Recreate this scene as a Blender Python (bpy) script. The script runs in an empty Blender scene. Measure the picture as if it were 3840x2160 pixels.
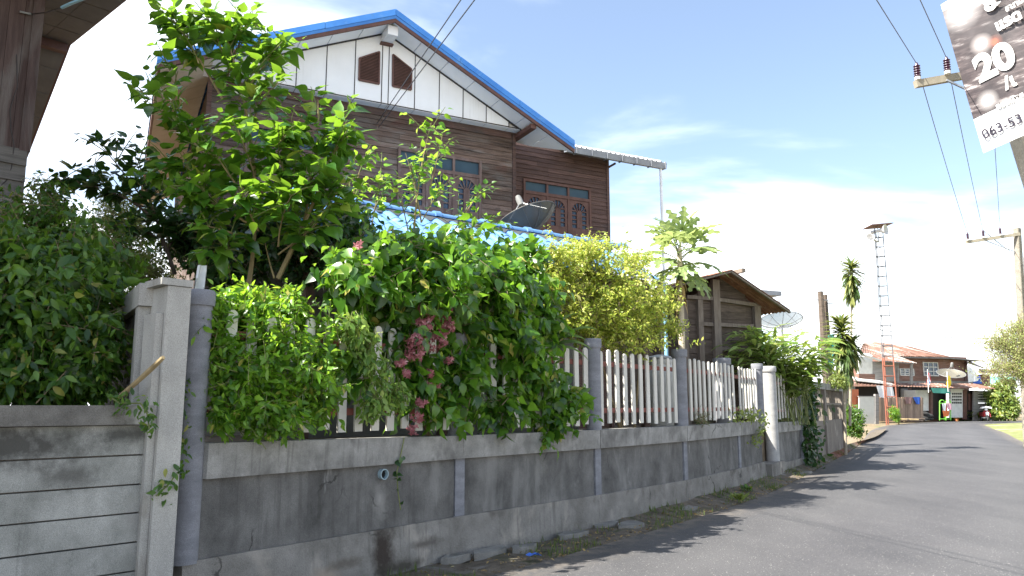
import bpy, math, random
import numpy as np
from mathutils import Vector, Matrix
random.seed(7)
RNG = np.random.default_rng(11)
sc = bpy.context.scene
C = sc.collection

# ------------------------------------------------------------------ camera, sky, sun, exposure
F, HOR, CZ = 2850.0, 1520.0, 1.7            # focal length and horizon row, in pixels of the 3840 px photograph; eye height in m
TH = math.atan((HOR - 1080) / F); CT, ST = math.cos(TH), math.sin(TH)
cam = bpy.data.cameras.new('camera'); camo = bpy.data.objects.new('camera', cam); C.objects.link(camo)
camo.location = (0, 0, CZ); camo.rotation_euler = (math.pi / 2 + TH, 0, 0)
cam.sensor_width = 36.0; cam.lens = F / 3840 * 36.0; cam.clip_start = 0.05; cam.clip_end = 3000
sc.camera = camo
SUN_EL, SUN_AZ = math.radians(50), math.atan2(-0.9, -0.42)      # azimuth from +Y towards +X
TO_SUN = Vector((math.sin(SUN_AZ) * math.cos(SUN_EL), math.cos(SUN_AZ) * math.cos(SUN_EL), math.sin(SUN_EL)))
sc.view_settings.view_transform = 'Standard'; sc.view_settings.look = 'None'
sc.view_settings.exposure = 1.82; sc.view_settings.gamma = 1.0
sc.view_settings.use_curve_mapping = False
sc.render.engine = 'CYCLES'
sc.cycles.use_denoising = True
sc.cycles.max_bounces = 6; sc.cycles.transparent_max_bounces = 12

w = bpy.data.worlds.new('World'); sc.world = w; w.use_nodes = True
nt = w.node_tree; nt.nodes.clear()
def N(t, tree=None, **kw):
    n = (tree or nt).nodes.new(t)
    for k, v in kw.items(): setattr(n, k, v)
    return n
sky = N('ShaderNodeTexSky', sky_type='NISHITA', sun_disc=False, sun_elevation=SUN_EL, sun_rotation=SUN_AZ)
sky.air_density = 1.0; sky.dust_density = 1.0; sky.ozone_density = 0.7
tc = N('ShaderNodeTexCoord'); sep = N('ShaderNodeSeparateXYZ'); nt.links.new(tc.outputs['Generated'], sep.inputs[0])
# clouds: noise on the view direction projected on a flat layer, thicker towards the horizon
add = N('ShaderNodeMath', operation='MAXIMUM'); nt.links.new(sep.outputs['Z'], add.inputs[0]); add.inputs[1].default_value = 0.0
ad2 = N('ShaderNodeMath', operation='ADD'); nt.links.new(add.outputs[0], ad2.inputs[0]); ad2.inputs[1].default_value = 0.22
div = N('ShaderNodeVectorMath', operation='DIVIDE'); nt.links.new(tc.outputs['Generated'], div.inputs[0])
cmb = N('ShaderNodeCombineXYZ'); [nt.links.new(ad2.outputs[0], cmb.inputs[i]) for i in range(3)]; nt.links.new(cmb.outputs[0], div.inputs[1])
mp = N('ShaderNodeMapping'); mp.inputs['Scale'].default_value = (1.0, 1.5, 1.0); mp.inputs['Location'].default_value = (6.36, 9.89, 0.0); nt.links.new(div.outputs[0], mp.inputs[0])
nz = N('ShaderNodeTexNoise'); nz.inputs['Scale'].default_value = 1.15; nz.inputs['Detail'].default_value = 7; nz.inputs['Roughness'].default_value = 0.52; nz.inputs['Distortion'].default_value = 0.35
nt.links.new(mp.outputs[0], nz.inputs['Vector'])
hz = N('ShaderNodeMapRange', interpolation_type='SMOOTHSTEP'); nt.links.new(sep.outputs['Z'], hz.inputs[0])
hz.inputs[1].default_value = 0.0; hz.inputs[2].default_value = 0.38; hz.inputs[3].default_value = 0.23; hz.inputs[4].default_value = 0.0
sm = N('ShaderNodeMath', operation='ADD'); nt.links.new(nz.outputs['Fac'], sm.inputs[0]); nt.links.new(hz.outputs[0], sm.inputs[1])
cr = N('ShaderNodeMapRange', interpolation_type='SMOOTHSTEP'); nt.links.new(sm.outputs[0], cr.inputs[0]); cr.inputs[1].default_value = 0.45; cr.inputs[2].default_value = 0.78
cr.inputs[3].default_value = 0.04; cr.inputs[4].default_value = 0.97
mixc = N('ShaderNodeMixRGB'); nt.links.new(cr.outputs[0], mixc.inputs[0]); nt.links.new(sky.outputs[0], mixc.inputs[1]); mixc.inputs[2].default_value = (9.4, 9.6, 9.8, 1)
bg = N('ShaderNodeBackground'); bg.inputs[1].default_value = 0.082; nt.links.new(mixc.outputs[0], bg.inputs[0])
wo = N('ShaderNodeOutputWorld'); nt.links.new(bg.outputs[0], wo.inputs[0])

sl = bpy.data.lights.new('sun', 'SUN'); sl.energy = 4.8; sl.angle = math.radians(0.55); sl.color = (1.0, 0.95, 0.86)
so = bpy.data.objects.new('sun', sl); C.objects.link(so); so.rotation_euler = TO_SUN.to_track_quat('Z', 'Y').to_euler()

# ------------------------------------------------------------------ photo pixels -> places
ZM = {'p': (1, 0, 0), 'd': (1.4907, 0, 0), '2': (.69, 1200, 0), '5': (.69, 2200, 800), '6': (.3451, 3000, 1200), '7': (.8974, 3000, 0),
      '3': (.8005, 0, 1000), '4': (.8005, 1200, 1000), '1': (.7455, 0, 0), '8': (.5978, 2300, 1600), 'A': (.6212, 0, 0), 'B': (.4831, 550, 0),
      'C': (.3882, 1400, 500), 'D': (.5865, 500, 850), 'E': (.427, 1200, 750), 'Q': (.4484, 2650, 1150), 'G': (.4141, 3500, 0), 'H': (.3451, 3400, 1150)}
def ray(k, x, y):
    a, b, d = ZM[k]; u = b + a * x; v = d + a * y
    a = (u - 1920) / F; b = (1080 - v) / F
    return Vector((a, CT - b * ST, ST + b * CT))
def aty(k, x, y, Y):
    r = ray(k, x, y); return r * (Y / r.y) + Vector((0, 0, CZ))
def smooth(a, b, x):
    t = min(1, max(0, (x - a) / (b - a))); return t * t * (3 - 2 * t)
def gz(y): return 0.45 * smooth(18, 58, y)          # the lane climbs gently towards the far house
def atg(k, x, y, dz=0.0):
    r = ray(k, x, y); z = 0.0
    for _ in range(40):
        t = (z + dz - CZ) / r.z if r.z < -1e-4 else 90 / r.y
        z = gz(r.y * t)
    return r * t + Vector((0, 0, CZ))
class Fr:
    """an upright plane: s runs along it, o out of it towards the viewer"""
    def __init__(s, O, ang):
        a = math.radians(ang); s.O = Vector((O[0], O[1], 0)); s.d = Vector((math.cos(a), math.sin(a), 0)); s.n = Vector((math.sin(a), -math.cos(a), 0)); s.ang = a
    def px(s, k, x, y, o=0.0):
        r = ray(k, x, y); t = (s.O + s.n * o).dot(s.n) / r.dot(s.n); p = r * t + Vector((0, 0, CZ)); return (p - s.O).dot(s.d), p.z
    def pt(s, a, z, o=0.0): return s.O + s.d * a + s.n * o + Vector((0, 0, z))
    def at(s, k, x, y, o=0.0):
        a, z = s.px(k, x, y, o); return s.pt(a, z, o)
def on_plane(k, x, y, p0, nrm):
    r = ray(k, x, y); e = Vector((0, 0, CZ)); return e + r * ((p0 - e).dot(nrm) / r.dot(nrm))

# ------------------------------------------------------------------ mesh helpers
class MB:
    def __init__(s): s.v = []; s.f = []
    def poly(s, pts):
        i = len(s.v); s.v += [Vector(p) for p in pts]; s.f.append(tuple(range(i, i + len(pts)))); return s
    def hexa(s, b, t):
        """b, t: 4 points each, counter-clockwise seen from the t side"""
        i = len(s.v); s.v += [Vector(p) for p in b] + [Vector(p) for p in t]
        s.f += [(i + 3, i + 2, i + 1, i), (i + 4, i + 5, i + 6, i + 7)] + [(i + k, i + (k + 1) % 4, i + 4 + (k + 1) % 4, i + 4 + k) for k in range(4)]
        return s
    def box(s, c, size, X=(1, 0, 0), Y=(0, 1, 0), Z=(0, 0, 1)):
        c = Vector(c); X = Vector(X) * size[0] / 2; Y = Vector(Y) * size[1] / 2; Z = Vector(Z) * size[2] / 2
        return s.hexa([c - X - Y - Z, c + X - Y - Z, c + X + Y - Z, c - X + Y - Z], [c - X - Y + Z, c + X - Y + Z, c + X + Y + Z, c - X + Y + Z])
    def fbox(s, fr, s0, s1, z0, z1, o0, o1):
        P = fr.pt
        return s.hexa([P(s0, z0, o1), P(s1, z0, o1), P(s1, z0, o0), P(s0, z0, o0)], [P(s0, z1, o1), P(s1, z1, o1), P(s1, z1, o0), P(s0, z1, o0)])
    def prism(s, pts, vec):
        n = len(pts); i = len(s.v); vec = Vector(vec); pts = [Vector(p) for p in pts]
        s.v += pts + [p + vec for p in pts]
        s.f += [tuple(range(i + n - 1, i - 1, -1)), tuple(range(i + n, i + 2 * n))] + [(i + k, i + (k + 1) % n, i + n + (k + 1) % n, i + n + k) for k in range(n)]
        return s
    def beam(s, a, b, w, h, up=(0, 0, 1)):
        a = Vector(a); b = Vector(b); Y = (b - a).normalized(); X = Y.cross(Vector(up))
        if X.length < 1e-3: X = Vector((1, 0, 0))
        X.normalize(); Z = X.cross(Y)
        return s.box((a + b) / 2, (w, (b - a).length, h), X, Y, Z)
    def tube(s, pts, r, n=6, cap=True):
        pts = [Vector(p) for p in pts]; m = len(pts); rs = r if isinstance(r, (list, tuple)) else [r] * m
        i0 = len(s.v); ref = None
        for k, p in enumerate(pts):
            T = (pts[min(k + 1, m - 1)] - pts[max(k - 1, 0)]).normalized()
            if ref is None:
                ref = T.cross(Vector((0.31, 0.17, 0.9)));
                if ref.length < 1e-3: ref = T.cross(Vector((1, 0, 0)))
            ref = (ref - T * ref.dot(T)).normalized(); B = T.cross(ref)
            for j in range(n):
                a = 2 * math.pi * j / n; s.v.append(p + (ref * math.cos(a) + B * math.sin(a)) * rs[k])
        for k in range(m - 1):
            for j in range(n):
                a = i0 + k * n + j; b = i0 + k * n + (j + 1) % n; s.f.append((a, b, b + n, a + n))
        if cap:
            s.f.append(tuple(range(i0 + n - 1, i0 - 1, -1))); e = i0 + (m - 1) * n; s.f.append(tuple(range(e, e + n)))
        return s
    def lathe(s, prof, base, axis=(0, 0, 1), n=16):
        A = Vector(axis).normalized(); X = A.cross(Vector((0.2, 1, 0.1)));
        if X.length < .1: X = A.cross(Vector((1, 0, 0)))
        X.normalize(); Y = A.cross(X); base = Vector(base); i0 = len(s.v)
        for r, h in prof:
            for j in range(n):
                a = 2 * math.pi * j / n; s.v.append(base + A * h + (X * math.cos(a) + Y * math.sin(a)) * r)
        for k in range(len(prof) - 1):
            for j in range(n):
                a = i0 + k * n + j; b = i0 + k * n + (j + 1) % n; s.f.append((a, b, b + n, a + n))
        s.f.append(tuple(range(i0 + n - 1, i0 - 1, -1))); e = i0 + (len(prof) - 1) * n; s.f.append(tuple(range(e, e + n)))
        return s
    def mesh(s, name, mat, org=Vector((0, 0, 0)), sm=False):
        me = bpy.data.meshes.new(name); me.from_pydata([tuple(v - org) for v in s.v], [], s.f); me.update()
        if mat: me.materials.append(mat)
        if sm:
            me.polygons.foreach_set('use_smooth', [True] * len(me.polygons))
            try: me.set_sharp_from_angle(angle=math.radians(40))
            except Exception: pass
        return me
    def build(s, name, mat, parent=None, sm=False):
        return link(name, s.mesh(name, mat, wloc(parent), sm), parent)
def wloc(o):
    p = Vector((0, 0, 0))
    while o is not None: p = p + o.location; o = o.parent
    return p
def link(name, me, parent=None):
    o = bpy.data.objects.new(name, me); C.objects.link(o)
    if parent is not None: o.parent = parent
    return o
def tag(o, label=None, cat=None, group=None, kind=None):
    if label: o['label'] = label
    if cat: o['category'] = cat
    if group: o['group'] = group
    if kind: o['kind'] = kind
    return o
def thing(name, label, cat, loc=(0, 0, 0), group=None):
    o = bpy.data.objects.new(name, None); C.objects.link(o); o.location = loc; o.empty_display_size = .1
    return tag(o, label, cat, group)

# ------------------------------------------------------------------ materials
def mat_new(name):
    m = bpy.data.materials.new(name); m.use_nodes = True; t = m.node_tree; t.nodes.clear()
    out = t.nodes.new('ShaderNodeOutputMaterial'); b = t.nodes.new('ShaderNodeBsdfPrincipled'); t.links.new(b.outputs[0], out.inputs[0])
    return m, t, b, out
def ramp(t, fac, stops):
    r = t.nodes.new('ShaderNodeValToRGB'); t.links.new(fac, r.inputs[0]); e = r.color_ramp.elements
    while len(e) < len(stops): e.new(0.5)
    for k, (p, c) in enumerate(stops):
        e[k].position = p; e[k].color = (*c, 1) if len(c) == 3 else c
    return r.outputs[0]
def noise(t, vec, scale, detail=4, rough=.55, dist=0.0):
    n = t.nodes.new('ShaderNodeTexNoise'); n.inputs['Scale'].default_value = scale; n.inputs['Detail'].default_value = detail; n.inputs['Roughness'].default_value = rough; n.inputs['Distortion'].default_value = dist
    if vec is not None: t.links.new(vec, n.inputs['Vector'])
    return n.outputs['Fac']
def mixrgb(t, fac, a, b, mode='MIX'):
    m = t.nodes.new('ShaderNodeMixRGB'); m.blend_type = mode
    for i, x in ((0, fac), (1, a), (2, b)):
        if hasattr(x, 'links'): t.links.new(x, m.inputs[i])
        elif i == 0: m.inputs[0].default_value = x
        else: m.inputs[i].default_value = (*x, 1)
    return m.outputs[0]
def stretched(t, scale=(1, 1, 1), rot=(0, 0, 0), coord='Object'):
    if coord == 'World':
        g = t.nodes.new('ShaderNodeNewGeometry').outputs['Position']
    else:
        g = t.nodes.new('ShaderNodeTexCoord').outputs[coord]
    m = t.nodes.new('ShaderNodeMapping'); m.inputs['Scale'].default_value = scale; m.inputs['Rotation'].default_value = rot; t.links.new(g, m.inputs[0]); return m.outputs[0]
def MAT(name, c1, c2, scale=6, rough=.8, bump=.0, bscale=60, st=(1, 1, 1), rot=(0, 0, 0), big=None, stains=(), vary=0.0, metal=0.0, spec=.3, grit=0.0, lo=.3, hi=.7, cracks=0.0, drips=None):
    """colour between c1 and c2 by noise; big=(colour, scale, threshold, st) large patches; stains=[(centre, radii, colour, strength)]; vary = per-object brightness"""
    m, t, b, out = mat_new(name); v = stretched(t, st, rot, 'World'); g = stretched(t, coord='World')
    col = ramp(t, noise(t, v, scale, 6, .62), [(lo, c1), (hi, c2)])
    if grit: col = mixrgb(t, grit, col, ramp(t, noise(t, g, 220, 2, .7), [(.35, (0, 0, 0)), (.65, (1, 1, 1))]), 'OVERLAY')
    for bc, bs, bt, bst in (big or []):
        f = ramp(t, noise(t, stretched(t, bst, coord='World'), bs, 5, .6, .4), [(bt, (0, 0, 0)), (min(1, bt + .16), (1, 1, 1))]); col = mixrgb(t, f, col, bc)
    if drips:
        dm = t.nodes.new('ShaderNodeMath'); dm.operation = 'MULTIPLY'
        t.links.new(ramp(t, noise(t, stretched(t, (7, 7, .28), coord='World'), 2.4, 5, .6), [(.52, (0, 0, 0)), (.66, (1, 1, 1))]), dm.inputs[0]); t.links.new(ramp(t, noise(t, g, .8, 3), [(.48, (0, 0, 0)), (.68, (.5, .5, .5))]), dm.inputs[1])
        col = mixrgb(t, dm.outputs[0], col, drips)
    if cracks:
        dz = t.nodes.new('ShaderNodeTexVoronoi'); dz.feature = 'DISTANCE_TO_EDGE'; dz.inputs['Scale'].default_value = cracks
        wv = t.nodes.new('ShaderNodeVectorMath'); wv.operation = 'ADD'; t.links.new(g, wv.inputs[0]); nn = t.nodes.new('ShaderNodeTexNoise'); nn.inputs['Scale'].default_value = 3.5; nn.inputs['Detail'].default_value = 6; t.links.new(g, nn.inputs['Vector']); sc2 = t.nodes.new('ShaderNodeVectorMath'); sc2.operation = 'SCALE'; sc2.inputs['Scale'].default_value = .45; t.links.new(nn.outputs['Color'], sc2.inputs[0]); t.links.new(sc2.outputs[0], wv.inputs[1]); t.links.new(wv.outputs[0], dz.inputs['Vector'])
        cm = t.nodes.new('ShaderNodeMath'); cm.operation = 'MULTIPLY'; t.links.new(ramp(t, dz.outputs['Distance'], [(.004, (1, 1, 1)), (.011, (0, 0, 0))]), cm.inputs[0]); t.links.new(ramp(t, noise(t, g, .9, 3), [(.56, (0, 0, 0)), (.62, (.75, .75, .75))]), cm.inputs[1])
        col = mixrgb(t, cm.outputs[0], col, (.03, .028, .025))
    for c, r, sc_, k in stains:
        vm = t.nodes.new('ShaderNodeVectorMath'); vm.operation = 'SUBTRACT'; t.links.new(g, vm.inputs[0]); vm.inputs[1].default_value = c
        v2 = t.nodes.new('ShaderNodeVectorMath'); v2.operation = 'DIVIDE'; t.links.new(vm.outputs[0], v2.inputs[0]); v2.inputs[1].default_value = r
        ln = t.nodes.new('ShaderNodeVectorMath'); ln.operation = 'LENGTH'; t.links.new(v2.outputs[0], ln.inputs[0])
        a = t.nodes.new('ShaderNodeMath'); a.operation = 'MULTIPLY_ADD'; t.links.new(noise(t, g, 9, 5, .65), a.inputs[0]); a.inputs[1].default_value = 1.1; t.links.new(ln.outputs['Value'], a.inputs[2])
        f = ramp(t, a.outputs[0], [(.0, (k, k, k)), (.62, (k, k, k)), (.98, (0, 0, 0))])
        dv = t.nodes.new('ShaderNodeMath'); dv.operation = 'DIVIDE'; t.links.new(a.outputs[0], dv.inputs[0]); dv.inputs[1].default_value = 1.55
        f = ramp(t, dv.outputs[0], [(.5, (k, k, k)), (.85, (0, 0, 0))]); col = mixrgb(t, f, col, sc_)
    if vary:
        oi = t.nodes.new('ShaderNodeObjectInfo'); mr = t.nodes.new('ShaderNodeMapRange'); t.links.new(oi.outputs['Random'], mr.inputs[0]); mr.inputs[3].default_value = 1 - vary; mr.inputs[4].default_value = 1 + vary
        hs = t.nodes.new('ShaderNodeHueSaturation'); t.links.new(mr.outputs[0], hs.inputs['Value']); t.links.new(col, hs.inputs['Color']); col = hs.outputs[0]
    t.links.new(col, b.inputs['Base Color']); b.inputs['Roughness'].default_value = rough; b.inputs['Metallic'].default_value = metal; b.inputs['Specular IOR Level'].default_value = spec
    if bump:
        bp = t.nodes.new('ShaderNodeBump'); bp.inputs['Strength'].default_value = bump; bp.inputs['Distance'].default_value = .02
        vb = stretched(t, st, rot, 'World'); t.links.new(noise(t, vb, bscale, 5, .6), bp.inputs['Height']); t.links.new(bp.outputs[0], b.inputs['Normal'])
    return m
def PLAIN(name, c, rough=.5, metal=0, spec=.4, vary=.12):
    return MAT(name, [x * (1 - vary) for x in c], [min(1, x * (1 + vary)) for x in c], 5, rough, metal=metal, spec=spec)
def LEAF(name, cols, trans, rough=.42, tr=.36, spec=.5, hue=.0):
    """cols: dark to light base colours, picked per leaf; light also passes through the blade"""
    m, t, b, out = mat_new(name)
    g = t.nodes.new('ShaderNodeNewGeometry'); oi = t.nodes.new('ShaderNodeObjectInfo')
    a = t.nodes.new('ShaderNodeMath'); a.operation = 'ADD'; t.links.new(g.outputs['Random Per Island'], a.inputs[0]); t.links.new(oi.outputs['Random'], a.inputs[1])
    fr = t.nodes.new('ShaderNodeMath'); fr.operation = 'FRACT'; t.links.new(a.outputs[0], fr.inputs[0])
    n = len(cols); col = ramp(t, fr.outputs[0], [(k / max(1, n - 2) * .95, c) for k, c in enumerate(cols[:-1])] + [(.985, cols[-1])])
    col2 = mixrgb(t, .35, col, ramp(t, noise(t, stretched(t, coord='World'), 14, 3), [(.35, (.25, .25, .25)), (.7, (.75, .75, .75))]), 'OVERLAY')
    t.links.new(col2, b.inputs['Base Color']); b.inputs['Roughness'].default_value = rough; b.inputs['Specular IOR Level'].default_value = spec
    tl = t.nodes.new('ShaderNodeBsdfTranslucent'); t.links.new(mixrgb(t, .75, col, trans), tl.inputs['Color'])
    mx = t.nodes.new('ShaderNodeMixShader'); mx.inputs[0].default_value = tr; t.links.new(b.outputs[0], mx.inputs[1]); t.links.new(tl.outputs[0], mx.inputs[2]); t.links.new(mx.outputs[0], out.inputs[0])
    return m
# ================================================================== THE SETTING
m_ground = MAT('ground_soil', (.16, .115, .075), (.26, .2, .13), 2.0, .95, .3, 30, big=[((.07, .11, .03), 1.1, .5, (1, 1, 1))], grit=.3)
mb = MB(); ys = [-60, -20, 0, 10, 18] + [18 + 4 * k for k in range(1, 11)] + [62, 90, 160, 400, 1500]; xs = [-1500, -300, -80, -30, 0, 30, 80, 300, 1500]
for j, y in enumerate(ys):
    for x in xs: mb.v.append(Vector((x, y, gz(y) - .03)))
for j in range(len(ys) - 1):
    for i in range(len(xs) - 1):
        a = j * len(xs) + i; mb.f.append((a, a + 1, a + 1 + len(xs), a + len(xs)))
tag(mb.build('ground', m_ground), 'bare soil and grass ground around the lane', kind='structure')

def catmull(P, n=6):
    out = []
    for i in range(len(P) - 1):
        p0, p1, p2, p3 = P[max(i - 1, 0)], P[i], P[i + 1], P[min(i + 2, len(P) - 1)]
        for k in range(n):
            t = k / n; out.append(.5 * ((2 * p1) + (p2 - p0) * t + (2 * p0 - 5 * p1 + 4 * p2 - p3) * t * t + (3 * p1 - p0 - 3 * p2 + p3) * t ** 3))
    return out + [P[-1]]
V3 = Vector
Ledge = [V3((-17, -12, 0)), V3((-9.5, -2.5, 0)), V3((-5.0, 2.6, 0)), V3((-2.2, 5.9, 0))] + [atg(*a) for a in (('d', 1240, 1449), ('8', 0, 728), ('8', 480, 590), ('8', 870, 462), ('8', 1080, 375), ('8', 1300, 258), ('8', 1540, 120), ('6', 760, 1212), ('6', 900, 1158), ('6', 1060, 1136), ('6', 1550, 1106))] + [V3((41, 63, 0)), V3((60, 66, 0))]
def perp_right(P, i):
    d = (P[min(i + 1, len(P) - 1)] - P[max(i - 1, 0)]); d.z = 0; d.normalize(); return V3((d.y, -d.x, 0))
Redge = [Ledge[i] + perp_right(Ledge, i) * 5.4 for i in range(9)] + [V3((13.9, 18.4, 0)), V3((18.6, 26.4, 0)), atg('6', 2434, 1332), atg('6', 2230, 1230), atg('6', 2070, 1170), atg('6', 2120, 1128), V3((44, 57.5, 0)), V3((60, 60, 0))]
for P in (Ledge, Redge):
    for p in P: p.z = gz(p.y)
Ls, Rs = catmull(Ledge), catmull(Redge)
mb = MB(); NW = 8
for a, b in zip(Ls, Rs):
    for k in range(NW + 1):
        t = k / NW; p = a.lerp(b, t); p.z = gz(p.y) + .012 + .03 * (1 - (2 * t - 1) ** 2); mb.v.append(p)
for j in range(len(Ls) - 1):
    for k in range(NW):
        i = j * (NW + 1) + k; mb.f.append((i, i + 1, i + NW + 2, i + NW + 1))
for side, P in ((0, Ls), (NW, Rs)):
    i0 = len(mb.v); mb.v += [V3((p.x, p.y, gz(p.y) - .05)) for p in P]
    for j in range(len(P) - 1): mb.f.append((j * (NW + 1) + side, (j + 1) * (NW + 1) + side, i0 + j + 1, i0 + j))
ACROSS = [k / NW for _ in Ls for k in range(NW + 1)]
m_road, t, b, out = mat_new('asphalt')
g = stretched(t, coord='World')
c0 = ramp(t, noise(t, g, 55, 5, .75), [(.3, (.036, .036, .04)), (.7, (.1, .099, .101))])
c0 = mixrgb(t, .4, c0, ramp(t, noise(t, stretched(t, (1, .35, 1), (0, 0, -.75), 'World'), .9, 4, .6), [(.3, (.25, .25, .26)), (.72, (.74, .72, .7))]), 'OVERLAY')
vo = t.nodes.new('ShaderNodeTexVoronoi'); vo.inputs['Scale'].default_value = 26; t.links.new(g, vo.inputs['Vector'])
c0 = mixrgb(t, ramp(t, vo.outputs['Distance'], [(.07, (.85, .85, .85)), (.14, (0, 0, 0))]), c0, (.48, .46, .43))
vo2 = t.nodes.new('ShaderNodeTexVoronoi'); vo2.inputs['Scale'].default_value = 9; t.links.new(g, vo2.inputs['Vector'])
c0 = mixrgb(t, ramp(t, vo2.outputs['Distance'], [(.045, (.55, .55, .55)), (.075, (0, 0, 0))]), c0, (.62, .6, .55))
at_ = t.nodes.new('ShaderNodeAttribute'); at_.attribute_name = 'across'
trk = ramp(t, at_.outputs['Fac'], [(.0, (.3, .3, .3)), (.14, (.42, .42, .42)), (.27, (.58, .58, .57)), (.42, (.46, .46, .46)), (.56, (.46, .46, .46)), (.72, (.58, .58, .57)), (.86, (.44, .44, .44)), (1, (.4, .4, .4))])
c0 = mixrgb(t, .55, c0, trk, 'OVERLAY')
dm = t.nodes.new('ShaderNodeMath'); dm.operation = 'MULTIPLY'; t.links.new(ramp(t, at_.outputs['Fac'], [(0, (1, 1, 1)), (.07, (.25, .25, .25)), (.13, (0, 0, 0)), (.9, (0, 0, 0)), (1, (.9, .9, .9))]), dm.inputs[0]); t.links.new(ramp(t, noise(t, g, 4.5, 6, .7), [(.38, (0, 0, 0)), (.62, (.8, .8, .8))]), dm.inputs[1])
c0 = mixrgb(t, dm.outputs[0], c0, (.2, .165, .125))
t.links.new(c0, b.inputs['Base Color']); b.inputs['Roughness'].default_value = .78; b.inputs['Specular IOR Level'].default_value = .35
bp = t.nodes.new('ShaderNodeBump'); bp.inputs['Strength'].default_value = .55; bp.inputs['Distance'].default_value = .012; t.links.new(noise(t, g, 70, 4, .7), bp.inputs['Height']); t.links.new(bp.outputs[0], b.inputs['Normal'])
ro_ = mb.build('road', m_road); av = ro_.data.attributes.new('across', 'FLOAT', 'POINT'); av.data.foreach_set('value', (ACROSS + [0.0] * len(Ls) + [1.0] * len(Rs)))
tag(ro_, 'dark asphalt lane curving past the walls', kind='structure')

# wall line: pillar feet from the left corner pillar onwards
PW = [V3((-2.70, 6.5, 0)), V3((-.65, 9.1, 0)), V3((1.19, 11.2, 0)), V3((2.94, 13.4, 0)), V3((4.61, 15.9, 0)), V3((5.65, 17.6, 0)), V3((6.28, 18.7, 0)), V3((7.77, 21, 0)), V3((9.0, 23, 0)), V3((12.8, 29.5, 0))]
WL = [V3((-15, -8, 0)), V3((-6, 3.0, 0))] + PW + [V3((16.5, 35, 0)), V3((22, 45, 0))]
Wd = catmull(WL, 10)
def near(P, q): return min(P, key=lambda p: (p.x - q.x) ** 2 + (p.y - q.y) ** 2)
m_verge = MAT('verge', (.07, .055, .04), (.16, .132, .1), 7, .95, .5, 40, big=[((.22, .21, .195), 1.6, .58, (1, 1, 1)), ((.045, .055, .022), 2.3, .54, (1, 1, 1))], grit=.4,
              stains=[((11.2, 26.5, .1), (2.4, 4.6, 1), (.17, .055, .03), .9), ((14.5, 32, .1), (2, 4, 1), (.17, .055, .03), .9)])
def vh(y): return -.03 + .17 * smooth(9.5, 14, y)
mb = MB(); cols = 7
rows = [p for p in Ls if -9 < p.y < 44]
for p in rows:
    q = near(Wd, p)
    for k in range(cols):
        t_ = k / (cols - 1); r = p.lerp(q, t_) + perp_right([p, q], 0) * 0
        bump = .025 * math.sin(7.1 * r.x + 3 * r.y) * math.sin(4.3 * r.y - 2.2 * r.x)
        r.z = gz(r.y) - .03 + .04 * (k > 0) + vh(r.y) * t_ ** 1.4 + (bump if 0 < k < cols - 1 else 0); mb.v.append(r)
for j in range(len(rows) - 1):
    for k in range(cols - 1):
        i = j * cols + k; mb.f.append((i, i + cols, i + cols + 1, i + 1))
verge = tag(mb.build('verge', m_verge, sm=True), 'soil and broken concrete strip between the wall and the asphalt', kind='structure')
m_slab = MAT('broken_concrete', (.13, .125, .112), (.24, .23, .21), 5, .9, .4, 40, grit=.3)
for (k, x, y, sx, sy) in (('4', 1330, 1195, .34, .2), ('4', 1190, 1240, .3, .14), ('4', 960, 1300, .26, .12), ('4', 800, 1320, .3, .1), ('8', 480, 500, .4, .14), ('8', 110, 600, .32, .16), ('8', 1180, 280, .5, .2), ('4', 640, 1345, .25, .1), ('8', 900, 370, .3, .1)):
    p = atg(k, x, y, .07); mb = MB(); n = 9; a0 = random.random() * 6
    pts = []
    for i in range(n):
        a = a0 + 2 * math.pi * i / n; rr = random.uniform(.7, 1.1); u = math.cos(a) * sx * rr; v_ = math.sin(a) * sy * rr
        pts.append(p + V3((u * .63 - v_ * .77, u * .77 + v_ * .63, random.uniform(-.015, .015))))
    mb.prism([q - V3((0, 0, .09)) for q in pts], (0, 0, .08)); mb.build('slab', m_slab, verge)

# raised garden soil behind the walls
m_soil = MAT('garden_earth', (.1, .075, .05), (.22, .17, .11), 5, .97, .5, 30)
mb = MB()
inner = [V3((-7.5, 1.4, 0)), V3((-2.95, 6.55, 0))] + [p + V3((-.13, .1, 0)) for p in PW]
poly = inner[:-1] + [V3((12.2, 29.0, 0)), V3((7.5, 33, 0)), V3((2, 46, 0)), V3((-60, 46, 0)), V3((-60, 2, 0))]
mb.prism([V3((p.x, p.y, 0.0)) for p in poly], (0, 0, 1.2)); tag(mb.build('garden_ground', m_soil), 'raised dark garden earth behind the walls', kind='structure')
# grass verge on the far side of the lane
m_grassland = MAT('far_grass', (.1, .13, .035), (.22, .22, .09), 3, .95, .5, 25, big=[((.36, .32, .24), .7, .54, (1, 1, 1))])
mb = MB(); rr = [p for p in Rs if 16 < p.y < 62]
for p in rr:
    q = near(Rs, p)
    for k, dx in enumerate((0.0, 1.2, 4.0, 14.0, 40.0)):
        r = p + V3((dx, -dx * .25, 0)); r.z = gz(p.y) + (.0 if k == 0 else .03 + .03 * k); mb.v.append(r)
for j in range(len(rr) - 1):
    for k in range(4):
        i = j * 5 + k; mb.f.append((i, i + 1, i + 6, i + 5))
tag(mb.build('grass_bank', m_grassland), 'sunlit grass and pale sand beside the lane opposite the walls', kind='structure')

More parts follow.
